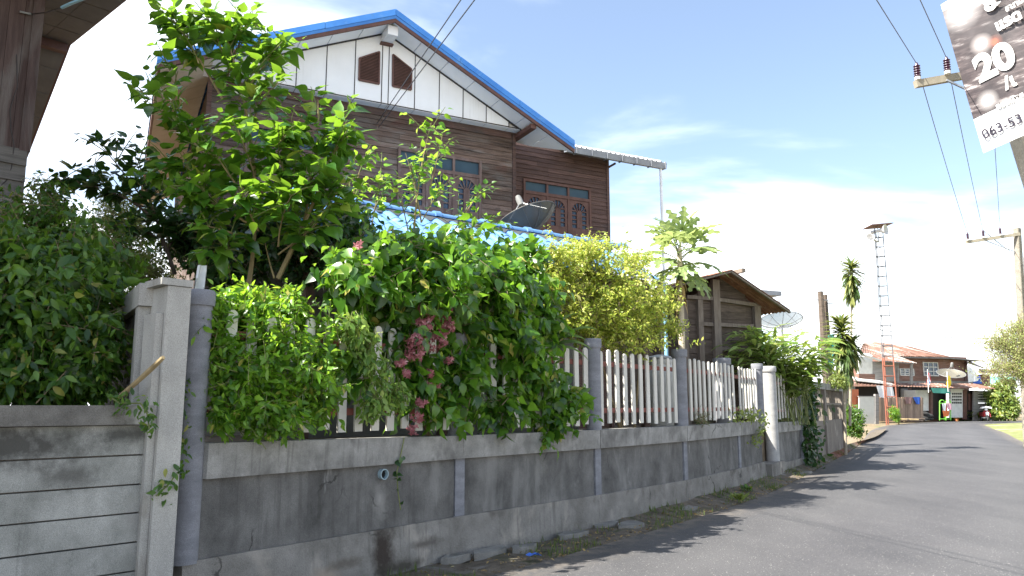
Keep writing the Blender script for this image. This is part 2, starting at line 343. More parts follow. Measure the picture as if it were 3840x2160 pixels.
# ================================================================== BOUNDARY WALL
pipe_fr = None
def seg(a, b): return Fr((a.x, a.y), math.degrees(math.atan2(b.y - a.y, b.x - a.x))), (b - a).length
fr0, L0 = seg(PW[0], PW[1])
ps, pz = fr0.px('4', 293, 972, .06); pipe_at = fr0.pt(ps, pz, .06)
st_p = fr0.pt(ps, .2, .1)
GREY = ((.17, .17, .175), (.27, .27, .27))
m_panel = MAT('wall_render', (.072, .07, .066), (.185, .18, .17), 2.6, .9, .35, 45, st=(1, 1, .8), cracks=0.9, drips=(.05, .047, .042), grit=.35,
              big=[((.27, .265, .25), 1.3, .56, (1, 1, .3)), ((.07, .068, .065), 1.7, .57, (1, 1, .35)), ((.34, .335, .32), 4.0, .64, (1, 1, .4))],
              stains=[(tuple(pipe_at - V3((0, 0, .3))), (.16, .16, .3), (.3, .29, .27), .55)])
m_cap = MAT('wall_coping', (.15, .146, .135), (.34, .332, .312), 3.4, .88, .3, 40, cracks=0.7, drips=(.05, .047, .042), grit=.3, big=[((.11, .105, .098), 1.4, .56, (1, 1, .7)), ((.42, .41, .39), 5, .64, (1, 1, .5))])
m_foot = MAT('wall_footing', (.135, .127, .113), (.26, .247, .225), 2.6, .92, .45, 35, cracks=0.7, drips=(.05, .047, .042), grit=.35,
             big=[((.36, .33, .285), 1.6, .57, (1, 1, .7)), ((.085, .075, .065), 1.9, .56, (1, 1, .8))],
             stains=[(tuple(st_p), (.24, .24, .55), (.04, .031, .025), .97), (tuple(fr0.pt(ps - .75, .1, .1)), (.3, .3, .14), (.3, .25, .2), .7), (tuple(fr0.pt(ps + .6, .22, .1)), (.4, .4, .1), (.08, .07, .06), .8), (tuple(fr0.pt(ps + .25, .04, .15)), (.5, .5, .12), (.05, .045, .035), .9), (tuple(fr0.pt(ps - .5, .18, .1)), (.35, .35, .1), (.09, .075, .06), .7), (tuple(PW[5] + V3((-.25, -.4, .35))), (.2, .2, .5), (.05, .045, .04), .9)])
m_pill = MAT('pillar_cement', (.15, .154, .172), (.25, .255, .275), 3, .85, .12, 50, st=(1, 1, 3), grit=.25, big=[((.15, .15, .165), 1.5, .58, (1, 1, 1))])
wall = thing('boundary_wall', 'grey rendered boundary wall with round cement pillars along the curving lane', 'wall', PW[1])
def pillar(p, r, z0, z1, parent, mat=m_pill, name='pillar'):
    mb = MB().lathe([(r, z0), (r * .985, z0 + (z1 - z0) * .5), (r, z1 - .12)], (p.x, p.y, 0), n=20); o = mb.build(name, mat, parent, True)
    MB().lathe([(r * 1.13, z1 - .135), (r * 1.15, z1 - .12), (r * 1.15, z1 - .02), (r * 1.07, z1)], (p.x, p.y, 0), n=20).build('collar', mat, o, True)
    return o
CT_, CB_, FT_ = 1.35, 1.09, .44
for i in range(5):
    fr, L = seg(PW[i], PW[i + 1])
    e = .035 if i == 0 else 0
    MB().fbox(fr, .09, L - .09, FT_, CB_, -.06, .045).build('panel', m_panel, wall)
    P = fr.pt
    mb = MB().hexa([P(.005 + (.1 if i == 0 else 0), CB_, .105), P(L - .005, CB_, .105), P(L - .005, CB_, -.1), P(.005, CB_, -.1)], [P(.005 + (.1 if i == 0 else 0), CT_ + e, .115), P(L - .005, CT_, .115), P(L - .005, CT_, -.11), P(.005, CT_ + e, -.11)])
    mb.build('coping', m_cap, wall)
    mb = MB().hexa([P(-.05, -.2, .13), P(L - .002, -.2, .13), P(L - .002, -.2, -.1), P(-.05, -.2, -.1)], [P(-.05, FT_ + .05 * e, .085), P(L - .002, FT_, .085), P(L - .002, FT_, -.1), P(-.05, FT_, -.1)])
    mb.build('footing', m_foot, wall)
    if i in (1, 2, 3, 4): MB().fbox(fr, -.075, .075, FT_, CB_, -.05, .062).build('pilaster', m_pill, wall)
pillar(PW[0], .115, .42, 2.68, wall)
pillar(PW[1], .11, CT_, 2.55, wall); pillar(PW[2], .112, CT_, 2.67, wall); pillar(PW[3], .122, CT_, 2.675, wall)
fr4, L4 = seg(PW[3], PW[4]); pillar(PW[4] + fr4.n * -.24 , .165, 1.2, 2.68, wall)
pillar(PW[5], .118, CT_ - .02, 2.65, wall)
# offset end of the wall: pillar on a ledge, short bay
m_pill_sun = MAT('pillar_sunlit', (.28, .278, .27), (.42, .415, .4), 3, .85, .3, 50, st=(1, 1, 2), grit=.25, big=[((.3, .3, .3), 2, .6, (1, 1, 1))])  # paler copy of the pillar cement; sunlight is put into the colour
pillar(PW[6], .158, .38, 2.645, wall, m_pill_sun)
fr5, L5 = seg(PW[5], PW[6]); fr6, L6 = seg(PW[6], PW[7])
MB().fbox(fr5, .1, L5 + .35, -.2, .38, -.15, .2).build('footing', m_foot, wall)
MB().fbox(fr5, .08, .16, .4, 2.4, -.12, -.02).build('gate_jamb', MAT('red_jamb', (.3, .1, .07), (.42, .16, .11), 4, .8), wall)
MB().fbox(fr6, .12, L6, .3, 1.04, -.06, .045).build('panel', m_panel, wall)
MB().fbox(fr6, .1, L6 + .02, 1.04, 1.28, -.1, .1).build('coping', m_cap, wall)
MB().fbox(fr6, .3, L6, -.2, .3, -.1, .09).build('footing', m_foot, wall)
MB().fbox(fr6, L6 - .02, L6 + .22, -.2, 2.5, -.12, .11).build('end_post', m_pill, wall)
# drain pipe through the first bay
m_pvc = PLAIN('pvc_grey_blue', (.28, .38, .42), .4)
mb = MB(); n = 16
for r, o in ((.052, -.02), (.052, .05), (.043, .05), (.043, -.05)):
    pass
pp = [(.055, -.03), (.055, .045), (.046, .045), (.046, -.03)]
d_, n_ = fr0.d, fr0.n
for r, o in pp:
    for j in range(n): a = 2 * math.pi * j / n; mb.v.append(fr0.pt(ps, pz, .05 + o) + d_ * math.cos(a) * r + V3((0, 0, 1)) * math.sin(a) * r)
for k in range(3):
    for j in range(n): a = k * n + j; b_ = k * n + (j + 1) % n; mb.f.append((a, b_, b_ + n, a + n))
dp = mb.build('drain_pipe', m_pvc, wall, True)
mb = MB().poly([fr0.pt(ps, pz, .05) + d_ * math.cos(2 * math.pi * j / n) * .0455 + V3((0, 0, 1)) * math.sin(2 * math.pi * j / n) * .0455 for j in range(n)])
mb.build('dark_bore', PLAIN('bore_dark', (.012, .012, .012), .9), dp)

# ------------------------------------------------------------------ picket fences between the pillars
m_picket = MAT('picket_paint', (.5, .485, .435), (.62, .6, .545), 4, .7, .15, 60, st=(1, 1, .2), big=[((.42, .39, .33), 5, .66, (1, 1, .3))], vary=.06)
m_rail = MAT('rail_red', (.13, .04, .03), (.2, .065, .05), 5, .7)
def picket_bay(a, b, n, z0, z1, lab, w=.1, g0=.16, g1=.16, o=0.0):
    fr, L = seg(a, b); t_ = thing('picket_fence', lab, 'fence', fr.pt(L / 2, z0), group='picket fence panels on the wall')
    arc = [(-w / 2, 0), (w / 2, 0)] + [(w / 2 * math.cos(q), (z1 - z0 - w / 2) + w / 2 * math.sin(q)) for q in [math.pi * k / 8 for k in range(9)]]
    me = MB().prism([fr.d * x + V3((0, 0, z)) + fr.n * .012 for x, z in arc], fr.n * -.024).mesh('picket', m_picket)
    for k in range(n):
        s = g0 + (L - g0 - g1) * k / (n - 1) + random.uniform(-.006, .006)
        p = link('picket', me, t_); p.location = fr.pt(s, z0 + random.gauss(0, .014), o) - t_.location
        p.rotation_mode = 'AXIS_ANGLE'; p.rotation_axis_angle = (random.gauss(0, .012), *fr.n)
    for z in (z0 + .17, z1 - .24): MB().fbox(fr, .1, L - .1, z, z + .07, o - .05, o - .013).build('rail', m_rail, t_)
    return t_
picket_bay(PW[0], PW[1], 14, 1.43, 2.53, 'cream picket fence panel mostly buried under the bright leafy shrub', g0=.3, g1=.2)
picket_bay(PW[1], PW[2], 12, 1.42, 2.52, 'cream picket fence panel behind the pink flowering creeper', g0=.2, g1=.2)
picket_bay(PW[2], PW[3], 11, 1.42, 2.52, 'cream picket fence panel below the yellow green shrub', g0=.2, g1=.2)
picket_bay(PW[3], PW[4], 12, 1.42, 2.52, 'cream picket fence panel below the papaya tree', g0=.2, g1=.12, o=.02)
picket_bay(PW[4], PW[5], 7, 1.42, 2.50, 'narrow cream picket fence panel next to the thick pillar', w=.085, g0=.42, g1=.18)
picket_bay(PW[6], PW[7], 9, 1.36, 2.46, 'short cream picket fence panel beyond the pillar coloured as sunlit', w=.09, g0=.3, g1=.12)

# ------------------------------------------------------------------ old wall with barred openings
m_oldc = MAT('old_concrete', (.13, .112, .095), (.24, .21, .18), 3, .92, .4, 40, st=(1, 1, .5), grit=.3, big=[((.12, .1, .085), 2.2, .55, (1, 1, .3)), ((.46, .42, .36), 1.3, .6, (1, 1, .6))])
fo, Lo = seg(PW[8], PW[9]); ow = thing('old_wall', 'weathered brown concrete wall with barred openings past the vine', 'wall', fo.pt(Lo / 2, 0))
s0, _ = fo.px('5', 1215, 1100); s1, _ = fo.px('5', 1287, 1100); s2, _ = fo.px('5', 1385, 1100)
zt = 2.2
for s, wd in ((s0 - .6, .3), (s1, .34), (s2, .45)): MB().fbox(fo, s - wd / 2, s + wd / 2, -.2, zt + .0, -.14, .1).build('post', m_oldc, ow)
MB().fbox(fo, s0 - .6, s2 + .4, zt, zt + .2, -.13, .12).build('beam', m_cap, ow)
for a, b_ in ((s0 - .44, s1 - .18), (s1 + .18, s2 - .23)):
    MB().fbox(fo, a, b_, -.2, 1.22, -.06, .03).build('panel', m_oldc, ow); MB().fbox(fo, a, b_, 1.7, 1.78, -.05, .03).build('rail', m_oldc, ow)
    nb = 11
    me = MB().prism([fo.d * x + fo.n * o for x, o in ((-.03, -.02), (.03, -.02), (.03, .02), (-.03, .02))], (0, 0, zt - 1.22)).mesh('bar', m_oldc)
    for k in range(nb):
        br = link('bar', me, ow); br.location = fo.pt(a + (b_ - a) * (k + .5) / nb, 1.22, -.012) - ow.location

# ------------------------------------------------------------------ concrete plank wall on the left
c0_ = aty('3', 668, 900, 6.0); fl = Fr((c0_.x, c0_.y), 46.2)
m_plk = MAT('plank_concrete', (.16, .165, .148), (.35, .35, .325), 3.0, .9, .3, 45, st=(1, 1, .8), cracks=1.0, drips=(.05, .047, .042), grit=.3, big=[((.2, .195, .185), 1.2, .58, (1, 1, .5))], vary=.05,
            stains=[(tuple(fl.pt(-.95, 1.42, .05)), (.95, .95, .26), (.05, .048, .042), .92), (tuple(fl.pt(-.5, 1.2, .05)), (.3, .3, .16), (.07, .067, .06), .7), (tuple(fl.pt(-1.4, 1.2, .05)), (.35, .35, .2), (.06, .058, .05), .8), (tuple(fl.pt(-.15, 1.48, .05)), (.4, .4, .1), (.05, .05, .045), .8), (tuple(fl.pt(-1.12, .78, .05)), (.03, .03, .1), (.12, .25, .6), .9), (tuple(fl.pt(-1.08, .86, .05)), (.08, .08, .025), (.12, .25, .6), .9), (tuple(fl.pt(-.25, .1, .05)), (.3, .3, .15), (.2, .17, .12), .5)])
m_capd = MAT('dark_coping', (.075, .07, .062), (.2, .19, .17), 3.2, .95, .4, 40, grit=.3, stains=[(tuple(fl.pt(-.05, 1.62, .05)), (.22, .22, .3), (.36, .35, .32), .9)])
lw = thing('plank_wall', 'pale concrete plank wall with a mossy dark coping beside the tall square post', 'wall', fl.pt(-.8, 0))
zz = [1.555, 1.325, 1.105, .895, .68, .47, .26, .05, -.2]
for a, b_ in zip(zz[:-1], zz[1:]): MB().fbox(fl, -4.2, -.004, b_ + .006, a - .006, -.03, .03 + random.uniform(-.004, .004)).build('plank', m_plk, lw)
MB().fbox(fl, -4.2, 0.03, 1.556, 1.70, -.1, .085).build('coping', m_capd, lw)
MB().fbox(fl, -4.2, -.01, -.2, 1.62, -.06, -.032).build('backing', m_oldc, lw)
m_post = MAT('square_post', (.27, .265, .245), (.42, .41, .375), 3, .88, .3, 45, st=(1, 1, .4), cracks=0.7, drips=(.05, .047, .042), grit=.3, big=[((.2, .18, .15), 2.4, .6, (1, 1, .4))])
sp = thing('square_post', 'tall square concrete gatepost between the plank wall and the round pillar', 'post', fl.pt(.1, 0))
MB().fbox(fl, .055, .24, -.3, 2.64, -.2, .12).build('shaft', m_post, sp)
MB().fbox(fl, -.006, .052, -.3, 2.42, -.16, .075).build('rib', m_post, sp)
MB().fbox(fl, .0, .25, 2.645, 2.70, -.22, .13).build('cap', m_post, sp)
# return wall running back from the post
rw = thing('return_wall', 'dark weathered wall with a pale top beam running back from the square post', 'wall', fl.pt(.1, 0, -.3))
q0 = fl.pt(.06, 0, -.17); fr_r = Fr((q0.x, q0.y), 123.5)
MB().fbox(fr_r, .06, 3.2, .0, 2.50, -.05, .05).build('panel', m_capd, rw)  # dark colour stands in for the hedge's shadow on the panel
MB().fbox(fr_r, .0, 3.2, 2.501, 2.685, -.11, .11).build('top_beam', m_post, rw)
MB().fbox(fr_r, .05, .22, .0, 2.499, -.10, .08).build('pier', m_post, rw)
# ================================================================== MAIN WOODEN HOUSE
m_white = MAT('cement_board_white', (.76, .76, .755), (.85, .85, .845), 1.5, .6, .05, 40, vary=.03, drips=(.6, .58, .54))
m_soffit = MAT('soffit_white', (.80, .81, .82), (.88, .88, .88), 1.2, .6, vary=.03)
m_soffit2 = MAT('soffit_beige', (.45, .38, .29), (.62, .56, .47), 1.2, .7, vary=.05)
m_strip = PLAIN('joint_strip_dark', (.035, .03, .03), .6)
m_brown = MAT('fascia_brown', (.09, .045, .035), (.15, .075, .06), 6, .6, .1, 60, st=(1, 1, 1))
m_blue = MAT('roof_blue', (.045, .18, .5), (.07, .25, .62), 2, .5, spec=.3, big=[((.12, .27, .52), 3, .55, (1, 1, 1)), ((.09, .2, .4), 7, .6, (1, 1, 1))])
m_wood = MAT('weathered_siding', (.062, .041, .031), (.19, .132, .104), 5, .82, .35, 30, st=(.5, .5, 9), vary=.34, grit=.3, big=[((.175, .147, .126), 1.6, .5, (.7, .7, 3)), ((.036, .026, .022), 2.2, .56, (.6, .6, 3)), ((.13, .058, .043), .9, .6, (1, 1, 1.6))])
m_woodr = MAT('reddish_siding', (.06, .034, .028), (.14, .085, .07), 5, .8, .3, 30, st=(.5, .5, 9), vary=.2, grit=.25, big=[((.06, .05, .046), 1.6, .58, (.7, .7, 2))])
m_frame = MAT('window_frame_wood', (.10, .06, .05), (.2, .14, .12), 7, .75, .2, 40, st=(1, 1, .4), big=[((.24, .2, .18), 5, .6, (1, 1, .5))])
m_framer = MAT('window_frame_red', (.09, .045, .035), (.15, .08, .064), 7, .7, .2, 40, st=(1, 1, .4))
m_glass, t, b, out = mat_new('blue_glass'); b.inputs['Roughness'].default_value = .2; b.inputs['Specular IOR Level'].default_value = .4
t.links.new(ramp(t, noise(t, stretched(t, (3, 3, .6), coord='World'), 2.2, 3), [(.35, (.012, .03, .06)), (.7, (.06, .10, .15))]), b.inputs['Base Color'])
m_glass2, t, b, out = mat_new('teal_glass'); b.inputs['Roughness'].default_value = .5; b.inputs['Specular IOR Level'].default_value = .3
t.links.new(ramp(t, noise(t, stretched(t, coord='World'), 1.5, 3), [(.35, (.02, .05, .075)), (.7, (.045, .085, .11))]), b.inputs['Base Color'])

HO = aty('2', 1050, 900, 15.5); G = Fr((HO.x, HO.y), 27.4)
house = thing('wooden_house', 'two storey brown plank house with blue roof and white gable', 'house', G.pt(-3, 1.2))
def boards(fr, parent, s0, s1, z0, z1, ex, openings, mat, o=0.0, cut=None):
    z = z1
    while z > z0:
        a, b_ = z - ex, z; iv = [(s0, s1)]
        for (x0, x1, y0, y1) in openings:
            if b_ > y0 + .02 and a < y1 - .02:
                nv = []
                for p, q in iv:
                    if x1 <= p or x0 >= q: nv.append((p, q)); continue
                    if x0 > p: nv.append((p, x0))
                    if x1 < q: nv.append((x1, q))
                iv = nv
        for p, q in iv:
            pc = [p, q]
            if q - p > 2.8: pc = [p, p + (q - p) * random.uniform(.3, .7), q]
            for u, v_ in zip(pc[:-1], pc[1:]):
                P = fr.pt; e = .0015; j = random.uniform(-.004, .004); k = random.uniform(-.003, .003)
                MB().hexa([P(u + e, a - .012 + j, o + .03), P(v_ - e, a - .012 + k, o + .03), P(v_ - e, a - .012 + k, o), P(u + e, a - .012 + j, o)],
                          [P(u + e, b_ + j, o + .012), P(v_ - e, b_ + k, o + .012), P(v_ - e, b_ + k, o), P(u + e, b_ + j, o)]).build('plank', mat, parent)
        z -= ex
def casement(fr, parent, s0, s1, zb, zs, zt, n, fmat, o=0.0, open_first=False):
    """window with n carved leaves under n transom lights; zb bottom, zs shutter top, zt transom top"""
    wn = MB(); f = .055
    for s in (s0, s1 - f): wn.fbox(fr, s, s + f, zb, zt, o - .02, o + .06)
    wn.fbox(fr, s0 + f, s1 - f, zt - f, zt, o - .02, o + .058); wn.fbox(fr, s0 + f, s1 - f, zs - .035, zs + .035, o - .02, o + .058); wn.fbox(fr, s0 - .05, s1 + .05, zb - .06, zb - .001, o - .02, o + .1)
    W_ = (s1 - s0 - 2 * f) / n
    for k in range(1, n): wn.fbox(fr, s0 + f + W_ * k - .025, s0 + f + W_ * k + .025, zb, zs - .036, o - .02, o + .055); wn.fbox(fr, s0 + f + W_ * k - .025, s0 + f + W_ * k + .025, zs + .036, zt - f - .001, o - .02, o + .055)
    win = wn.build('window', fmat, parent)
    for k in range(n):
        a = s0 + f + W_ * k + (.026 if k else 0); b_ = s0 + f + W_ * (k + 1) - (.026 if k < n - 1 else 0)
        MB().fbox(fr, a, b_, zs + .036, zt - f - .001, o - .015, o + .012).build('transom_pane', m_glass2, win)
        MB().fbox(fr, a, b_, zb + .002, zs - .037, o - .015, o + .006).build('pane', m_glass, win)
        # carved leaf: stiles, rails, arched head, radial bars, centre strip with round top
        mb = MB(); c = (a + b_) / 2; hw = (b_ - a) / 2; st_ = hw * .27; zb2, zt2 = zb + .004, zs - .039; o0, o1 = o + .008, o + .04
        mb.fbox(fr, a + .003, a + st_, zb2, zt2, o0, o1); mb.fbox(fr, b_ - st_, b_ - .003, zb2, zt2, o0, o1); mb.fbox(fr, a + st_ + .0005, b_ - st_ - .0005, zb2, zb2 + .22, o0, o1)
        R = hw - st_; za = zt2 - .05 - R; m_ = 10
        for q in range(m_):
            t0, t1 = math.pi * q / m_, math.pi * (q + 1) / m_
            x0, z0_, x1, z1_ = c + R * math.cos(t0), za + R * math.sin(t0), c + R * math.cos(t1), za + R * math.sin(t1)
            P = fr.pt; mb.hexa([P(x0, z0_, o1), P(x0, zt2, o1), P(x0, zt2, o0), P(x0, z0_, o0)][::-1], [P(x1, z1_, o1), P(x1, zt2, o1), P(x1, zt2, o0), P(x1, z1_, o0)][::-1])
        sw = hw * .26; zc = za - .06
        mb.fbox(fr, c - sw, c + sw, zb2 + .2201, zc, o0, o1 + .006)
        P = fr.pt; mb.prism([P(c + sw * math.cos(math.pi * q / 8), zc + .0005 + sw * math.sin(math.pi * q / 8), o1 + .006) for q in range(9)], fr.n * -(o1 + .006 - o0))
        for q in range(1, 6):
            an = math.pi * q / 6; p0 = P(c + sw * math.cos(an), zc + sw * math.sin(an), o + .022); p1 = P(c + R * math.cos(an), za + R * math.sin(an), o + .022); mb.beam(p0, p1, .016, .03, fr.n)
        for q in range(5):
            z_ = zb2 + .22 + (za - zb2 - .22) * q / 4.0 + (.001 if q == 0 else 0)
            if q: mb.fbox(fr, a + st_ + .001, c - sw - .001, z_ - .012, z_ + .012, o0, o1 - .004); mb.fbox(fr, c + sw + .001, b_ - st_ - .001, z_ - .012, z_ + .012, o0, o1 - .004)
        mb.build('shutter', fmat, win)
    return win

# body behind the planks
hb = MB().fbox(G, -6.03, -.02, 1.0, 7.44, -9, -.01).build('wall', m_wood, house)
WIN1 = (-2.56, -.76, 5.36, 6.69)
WIN0 = (-5.4, -3.6, 5.36, 6.69)
boards(G, hb, -6.05, -.0, 3.6, 7.42, .107, [WIN1, WIN0], m_wood)
casement(G, house, WIN1[0], WIN1[1], 5.36, 6.34, 6.69, 3, m_frame); casement(G, house, WIN0[0], WIN0[1], 5.36, 6.34, 6.69, 3, m_frame)
for s in (-.035, -6.075): MB().fbox(G, s, s + .075, 1.2, 7.42, -.05, .045).build('corner_board', m_woodr, house)
MB().fbox(G, -5.99, -.07, 7.28, 7.425, .031, .052).build('frieze_board', m_woodr, house)
# lower storey in shade under the porch
MB().fbox(G, -6.06, 0.02, 1.2, 3.58, -.03, .03).build('lower_wall', MAT('lower_render', (.3, .27, .22), (.42, .38, .32), 2, .9), house)
# white gable, projecting a little over the planks
go = .25; SLR, SLL = .49, .445; CX = -2.93; AP = 8.93
gab = MB().prism([G.pt(-6.2, 7.452, go - .04), G.pt(.12, 7.452, go - .04), G.pt(.12, AP - SLR * (.12 - CX) - .0, go - .04), G.pt(CX, AP, go - .04), G.pt(-6.2, max(7.46, AP - SLL * (CX + 6.2)), go - .04)], G.n * -.04).build('gable', m_white, house)
joints = [-6.2, -5.68, -5.14, -4.607, -4.063, -3.523, -2.992, -2.858, -2.32, -1.8, -1.279, -.757, -.234, .12]
def top(s): return AP - (SLR * (s - CX) if s > CX else SLL * (CX - s))
VL = [(-3.448, 8.251), (-3.06, 8.47), (-3.05, 7.815), (-3.444, 7.815)]; VR = [(-2.786, 8.475), (-2.4, 8.252), (-2.398, 7.825), (-2.776, 7.825)]
for a, b_ in zip(joints[:-1], joints[1:]):
    a2, b2 = a + .006, b_ - .006; pts = [(a2, 7.455), (b2, 7.455), (b2, top(b2) - .01)]
    if a2 < CX < b2: pts.append((CX, AP - .01))
    pts.append((a2, top(a2) - .01))
    if pts[2][1] < 7.47: continue
    MB().prism([G.pt(s, z, go) for s, z in pts], G.n * -.036).build('panel', m_white, gab)
for s in joints[1:-1]: MB().fbox(G, s - .009, s + .009, 7.456, top(s) - .02, go - .035, go + .004).build('joint_strip', m_strip, gab)
for V in (VL, VR):
    vt = MB(); c = V3(G.pt(sum(s for s, z in V) / 4, sum(z for s, z in V) / 4, 0))
    n4 = len(V)
    for i in range(4):
        a, b_ = V[i], V[(i + 1) % 4]; vt.beam(G.pt(a[0], a[1], go + .015), G.pt(b_[0], b_[1], go + .015), .03, .035, G.n)
    vo_ = vt.build('vent', m_brown, gab)
    MB().prism([G.pt(s, z, go + .004) for s, z in V], G.n * -.002).build('vent_backing', m_strip, gab)
    s0, s1 = min(s for s, z in V), max(s for s, z in V); zb = min(z for s, z in V); z = zb + .02
    while z < max(q for s, q in V) - .03:
        # clip the slat to the slanting head
        (sa, za), (sb, zb2) = V[0], V[1]
        def head(s): return za + (zb2 - za) * (s - sa) / (sb - sa)
        L_, R_ = s0 + .015, s1 - .015
        if zb2 > za:
            while L_ < R_ and head(L_) < z + .03: L_ += .01
        else:
            while R_ > L_ and head(R_) < z + .03: R_ -= .01
        if R_ - L_ > .03:
            P = G.pt; MB().hexa([P(L_, z, go + .022), P(R_, z, go + .022), P(R_, z + .012, go + .006), P(L_, z + .012, go + .006)], [P(L_, z + .006, go + .024), P(R_, z + .006, go + .024), P(R_, z + .026, go + .006), P(L_, z + .026, go + .006)]).build('slat', m_brown, gab)
        z += .03
# ledge below the gable: dark edge and soffit strip
MB().fbox(G, -6.22, .14, 7.43, 7.451, -.0, go + .02).build('ledge_edge', m_strip, house)
for a, b_ in zip(joints[:-1], joints[1:]): MB().fbox(G, a + .006, b_ - .006, 7.422, 7.4295, .03, go + .012).build('ledge_panel', m_soffit, house)
# roof with verge, fascia and soffit panels
OV = .8; BK = -9.5; TL, TR = -6.92, 1.03; RZ = 9.10
def rz(s): return RZ - (SLR * (s - CX) if s > CX else SLL * (CX - s))
roof = None
for side, (e0, e1) in enumerate(((CX, TR), (TL, CX))):
    mb = MB(); nn = 1; n_ = 120; wave = .0
    # corrugated sheet: ridge and trough run down the slope, so the section is along the house depth
    m_ = 2; K = 150
    for k in range(K + 1):
        o = OV + (BK - OV) * k / K; dz = .022 * math.sin(2 * math.pi * k / 4.0 + .5)
        ee = e1 if side else max(.10, TR - (TR - .10) * min(1, max(0, (OV - .06 - o) / 1.35)))       # the eave is cut back where the wing begins
        for s in (e0, ee): mb.v.append(G.pt(s, rz(s) - .03 + dz, o))
        for s in (e0, ee): mb.v.append(G.pt(s, rz(s) - .038 + dz, o))
    for k in range(K):
        a = 4 * k; mb.f += [(a, a + 1, a + 5, a + 4), (a + 2, a + 6, a + 7, a + 3), (a, a + 4, a + 6, a + 2), (a + 1, a + 3, a + 7, a + 5)]
    r_ = mb.build('roof', m_blue, house)
    if roof is None: roof = r_
    # blue verge flashing in two steps, then brown fascia
    P = G.pt; 
    cuts = [e0 + (e1 - e0) * q for q in (0, .34, .67, 1.0)]
    for a, b_ in zip(cuts[:-1], cuts[1:]):
        g_ = .004
        MB().hexa([P(a + g_, rz(a) - .105, OV + .03), P(b_ - g_, rz(b_) - .105, OV + .03), P(b_ - g_, rz(b_) - .105, OV - .1), P(a + g_, rz(a) - .105, OV - .1)], [P(a + g_, rz(a) + .025, OV + .015), P(b_ - g_, rz(b_) + .025, OV + .015), P(b_ - g_, rz(b_) + .025, OV - .22), P(a + g_, rz(a) + .025, OV - .22)]).build('verge', m_blue, r_)
    MB().hexa([P(e0, rz(e0) - .165, OV + .012), P(e1, rz(e1) - .165, OV + .012), P(e1, rz(e1) - .165, OV - .03), P(e0, rz(e0) - .165, OV - .03)], [P(e0, rz(e0) - .108, OV + .02), P(e1, rz(e1) - .108, OV + .02), P(e1, rz(e1) - .108, OV - .03), P(e0, rz(e0) - .108, OV - .03)]).build('verge_edge', m_blue, r_)
    MB().hexa([P(e0, rz(e0) - .235, OV), P(e1, rz(e1) - .235, OV), P(e1, rz(e1) - .235, OV - .04), P(e0, rz(e0) - .235, OV - .04)], [P(e0, rz(e0) - .166, OV + .006), P(e1, rz(e1) - .166, OV + .006), P(e1, rz(e1) - .166, OV - .04), P(e0, rz(e0) - .166, OV - .04)]).build('fascia', m_brown, r_)
    # soffit panels under the gable overhang
    L_ = abs(e1 - e0); ns = 7
    for q in range(ns):
        a, b_ = e0 + (e1 - e0) * q / ns + .006, e0 + (e1 - e0) * (q + 1) / ns - .006; dz = -.19
        if side == 0 and b_ > .13:
            fa, fb = [OV - .05 - 1.3 * (1 - (min(max(x, .13), TR) - .13) / (TR - .13)) for x in (a, b_)]
            MB().hexa([P(a, rz(a) + dz - .012, OV - .041), P(b_, rz(b_) + dz - .012, OV - .041), P(b_, rz(b_) + dz - .012, fb), P(a, rz(a) + dz - .012, fa)], [P(a, rz(a) + dz, OV - .041), P(b_, rz(b_) + dz, OV - .041), P(b_, rz(b_) + dz, fb), P(a, rz(a) + dz, fa)]).build('soffit_panel', m_soffit, r_); continue
        far = -.7 if b_ > .13 else -.3 if a < -6.2 else go - .03
        MB().hexa([P(a, rz(a) + dz - .012, OV - .041), P(b_, rz(b_) + dz - .012, OV - .041), P(b_, rz(b_) + dz - .012, far), P(a, rz(a) + dz - .012, far)], [P(a, rz(a) + dz, OV - .041), P(b_, rz(b_) + dz, OV - .041), P(b_, rz(b_) + dz, far), P(a, rz(a) + dz, far)]).build('soffit_panel', m_soffit, r_)
# dark lines where soffit meets gable
for e0, e1 in ((CX, .12), (-6.2, CX)): MB().beam(G.pt(e0, rz(e0) - .215, go + .006), G.pt(e1, rz(e1) - .215, go + .008), .03, .03, G.n).build('joint_strip', m_strip, gab)
# side eave: fascia and sloping soffit down the west side, purlin ends
P = G.pt
MB().hexa([P(TL + .02, rz(TL) - .24, OV - .05), P(TL + .06, rz(TL) - .24, OV - .05), P(TL + .06, rz(TL) - .24, BK), P(TL + .02, rz(TL) - .24, BK)], [P(TL + .02, rz(TL) - .06, OV - .05), P(TL + .06, rz(TL) - .06, OV - .05), P(TL + .06, rz(TL) - .06, BK), P(TL + .02, rz(TL) - .06, BK)]).build('eave_fascia', m_brown, house)
for q in range(16):
    o1, o0 = OV - .06 - q * .6, OV - .06 - (q + 1) * .6 + .012
    MB().hexa([P(TL + .061, rz(TL) - .235, o1), P(-6.06, rz(-6.06) - .235, o1), P(-6.06, rz(-6.06) - .235, o0), P(TL + .061, rz(TL) - .235, o0)], [P(TL + .061, rz(TL) - .223, o1), P(-6.06, rz(-6.06) - .223, o1), P(-6.06, rz(-6.06) - .223, o0), P(TL + .061, rz(TL) - .223, o0)]).build('eave_soffit', m_soffit2, house)
MB().fbox(G, CX - .1, CX + .1, rz(CX) - .44, rz(CX) - .255, go + .001, OV - .12).build('ridge_beam', m_white, house)
MB().fbox(G, CX - .125, CX + .125, rz(CX) - .475, rz(CX) - .442, go + .001, go + .1).build('ridge_bracket', m_brown, house)
MB().fbox(G, .02, .14, 7.3, rz(.14) - .20, -.25, OV - .05).build('purlin', m_brown, house)
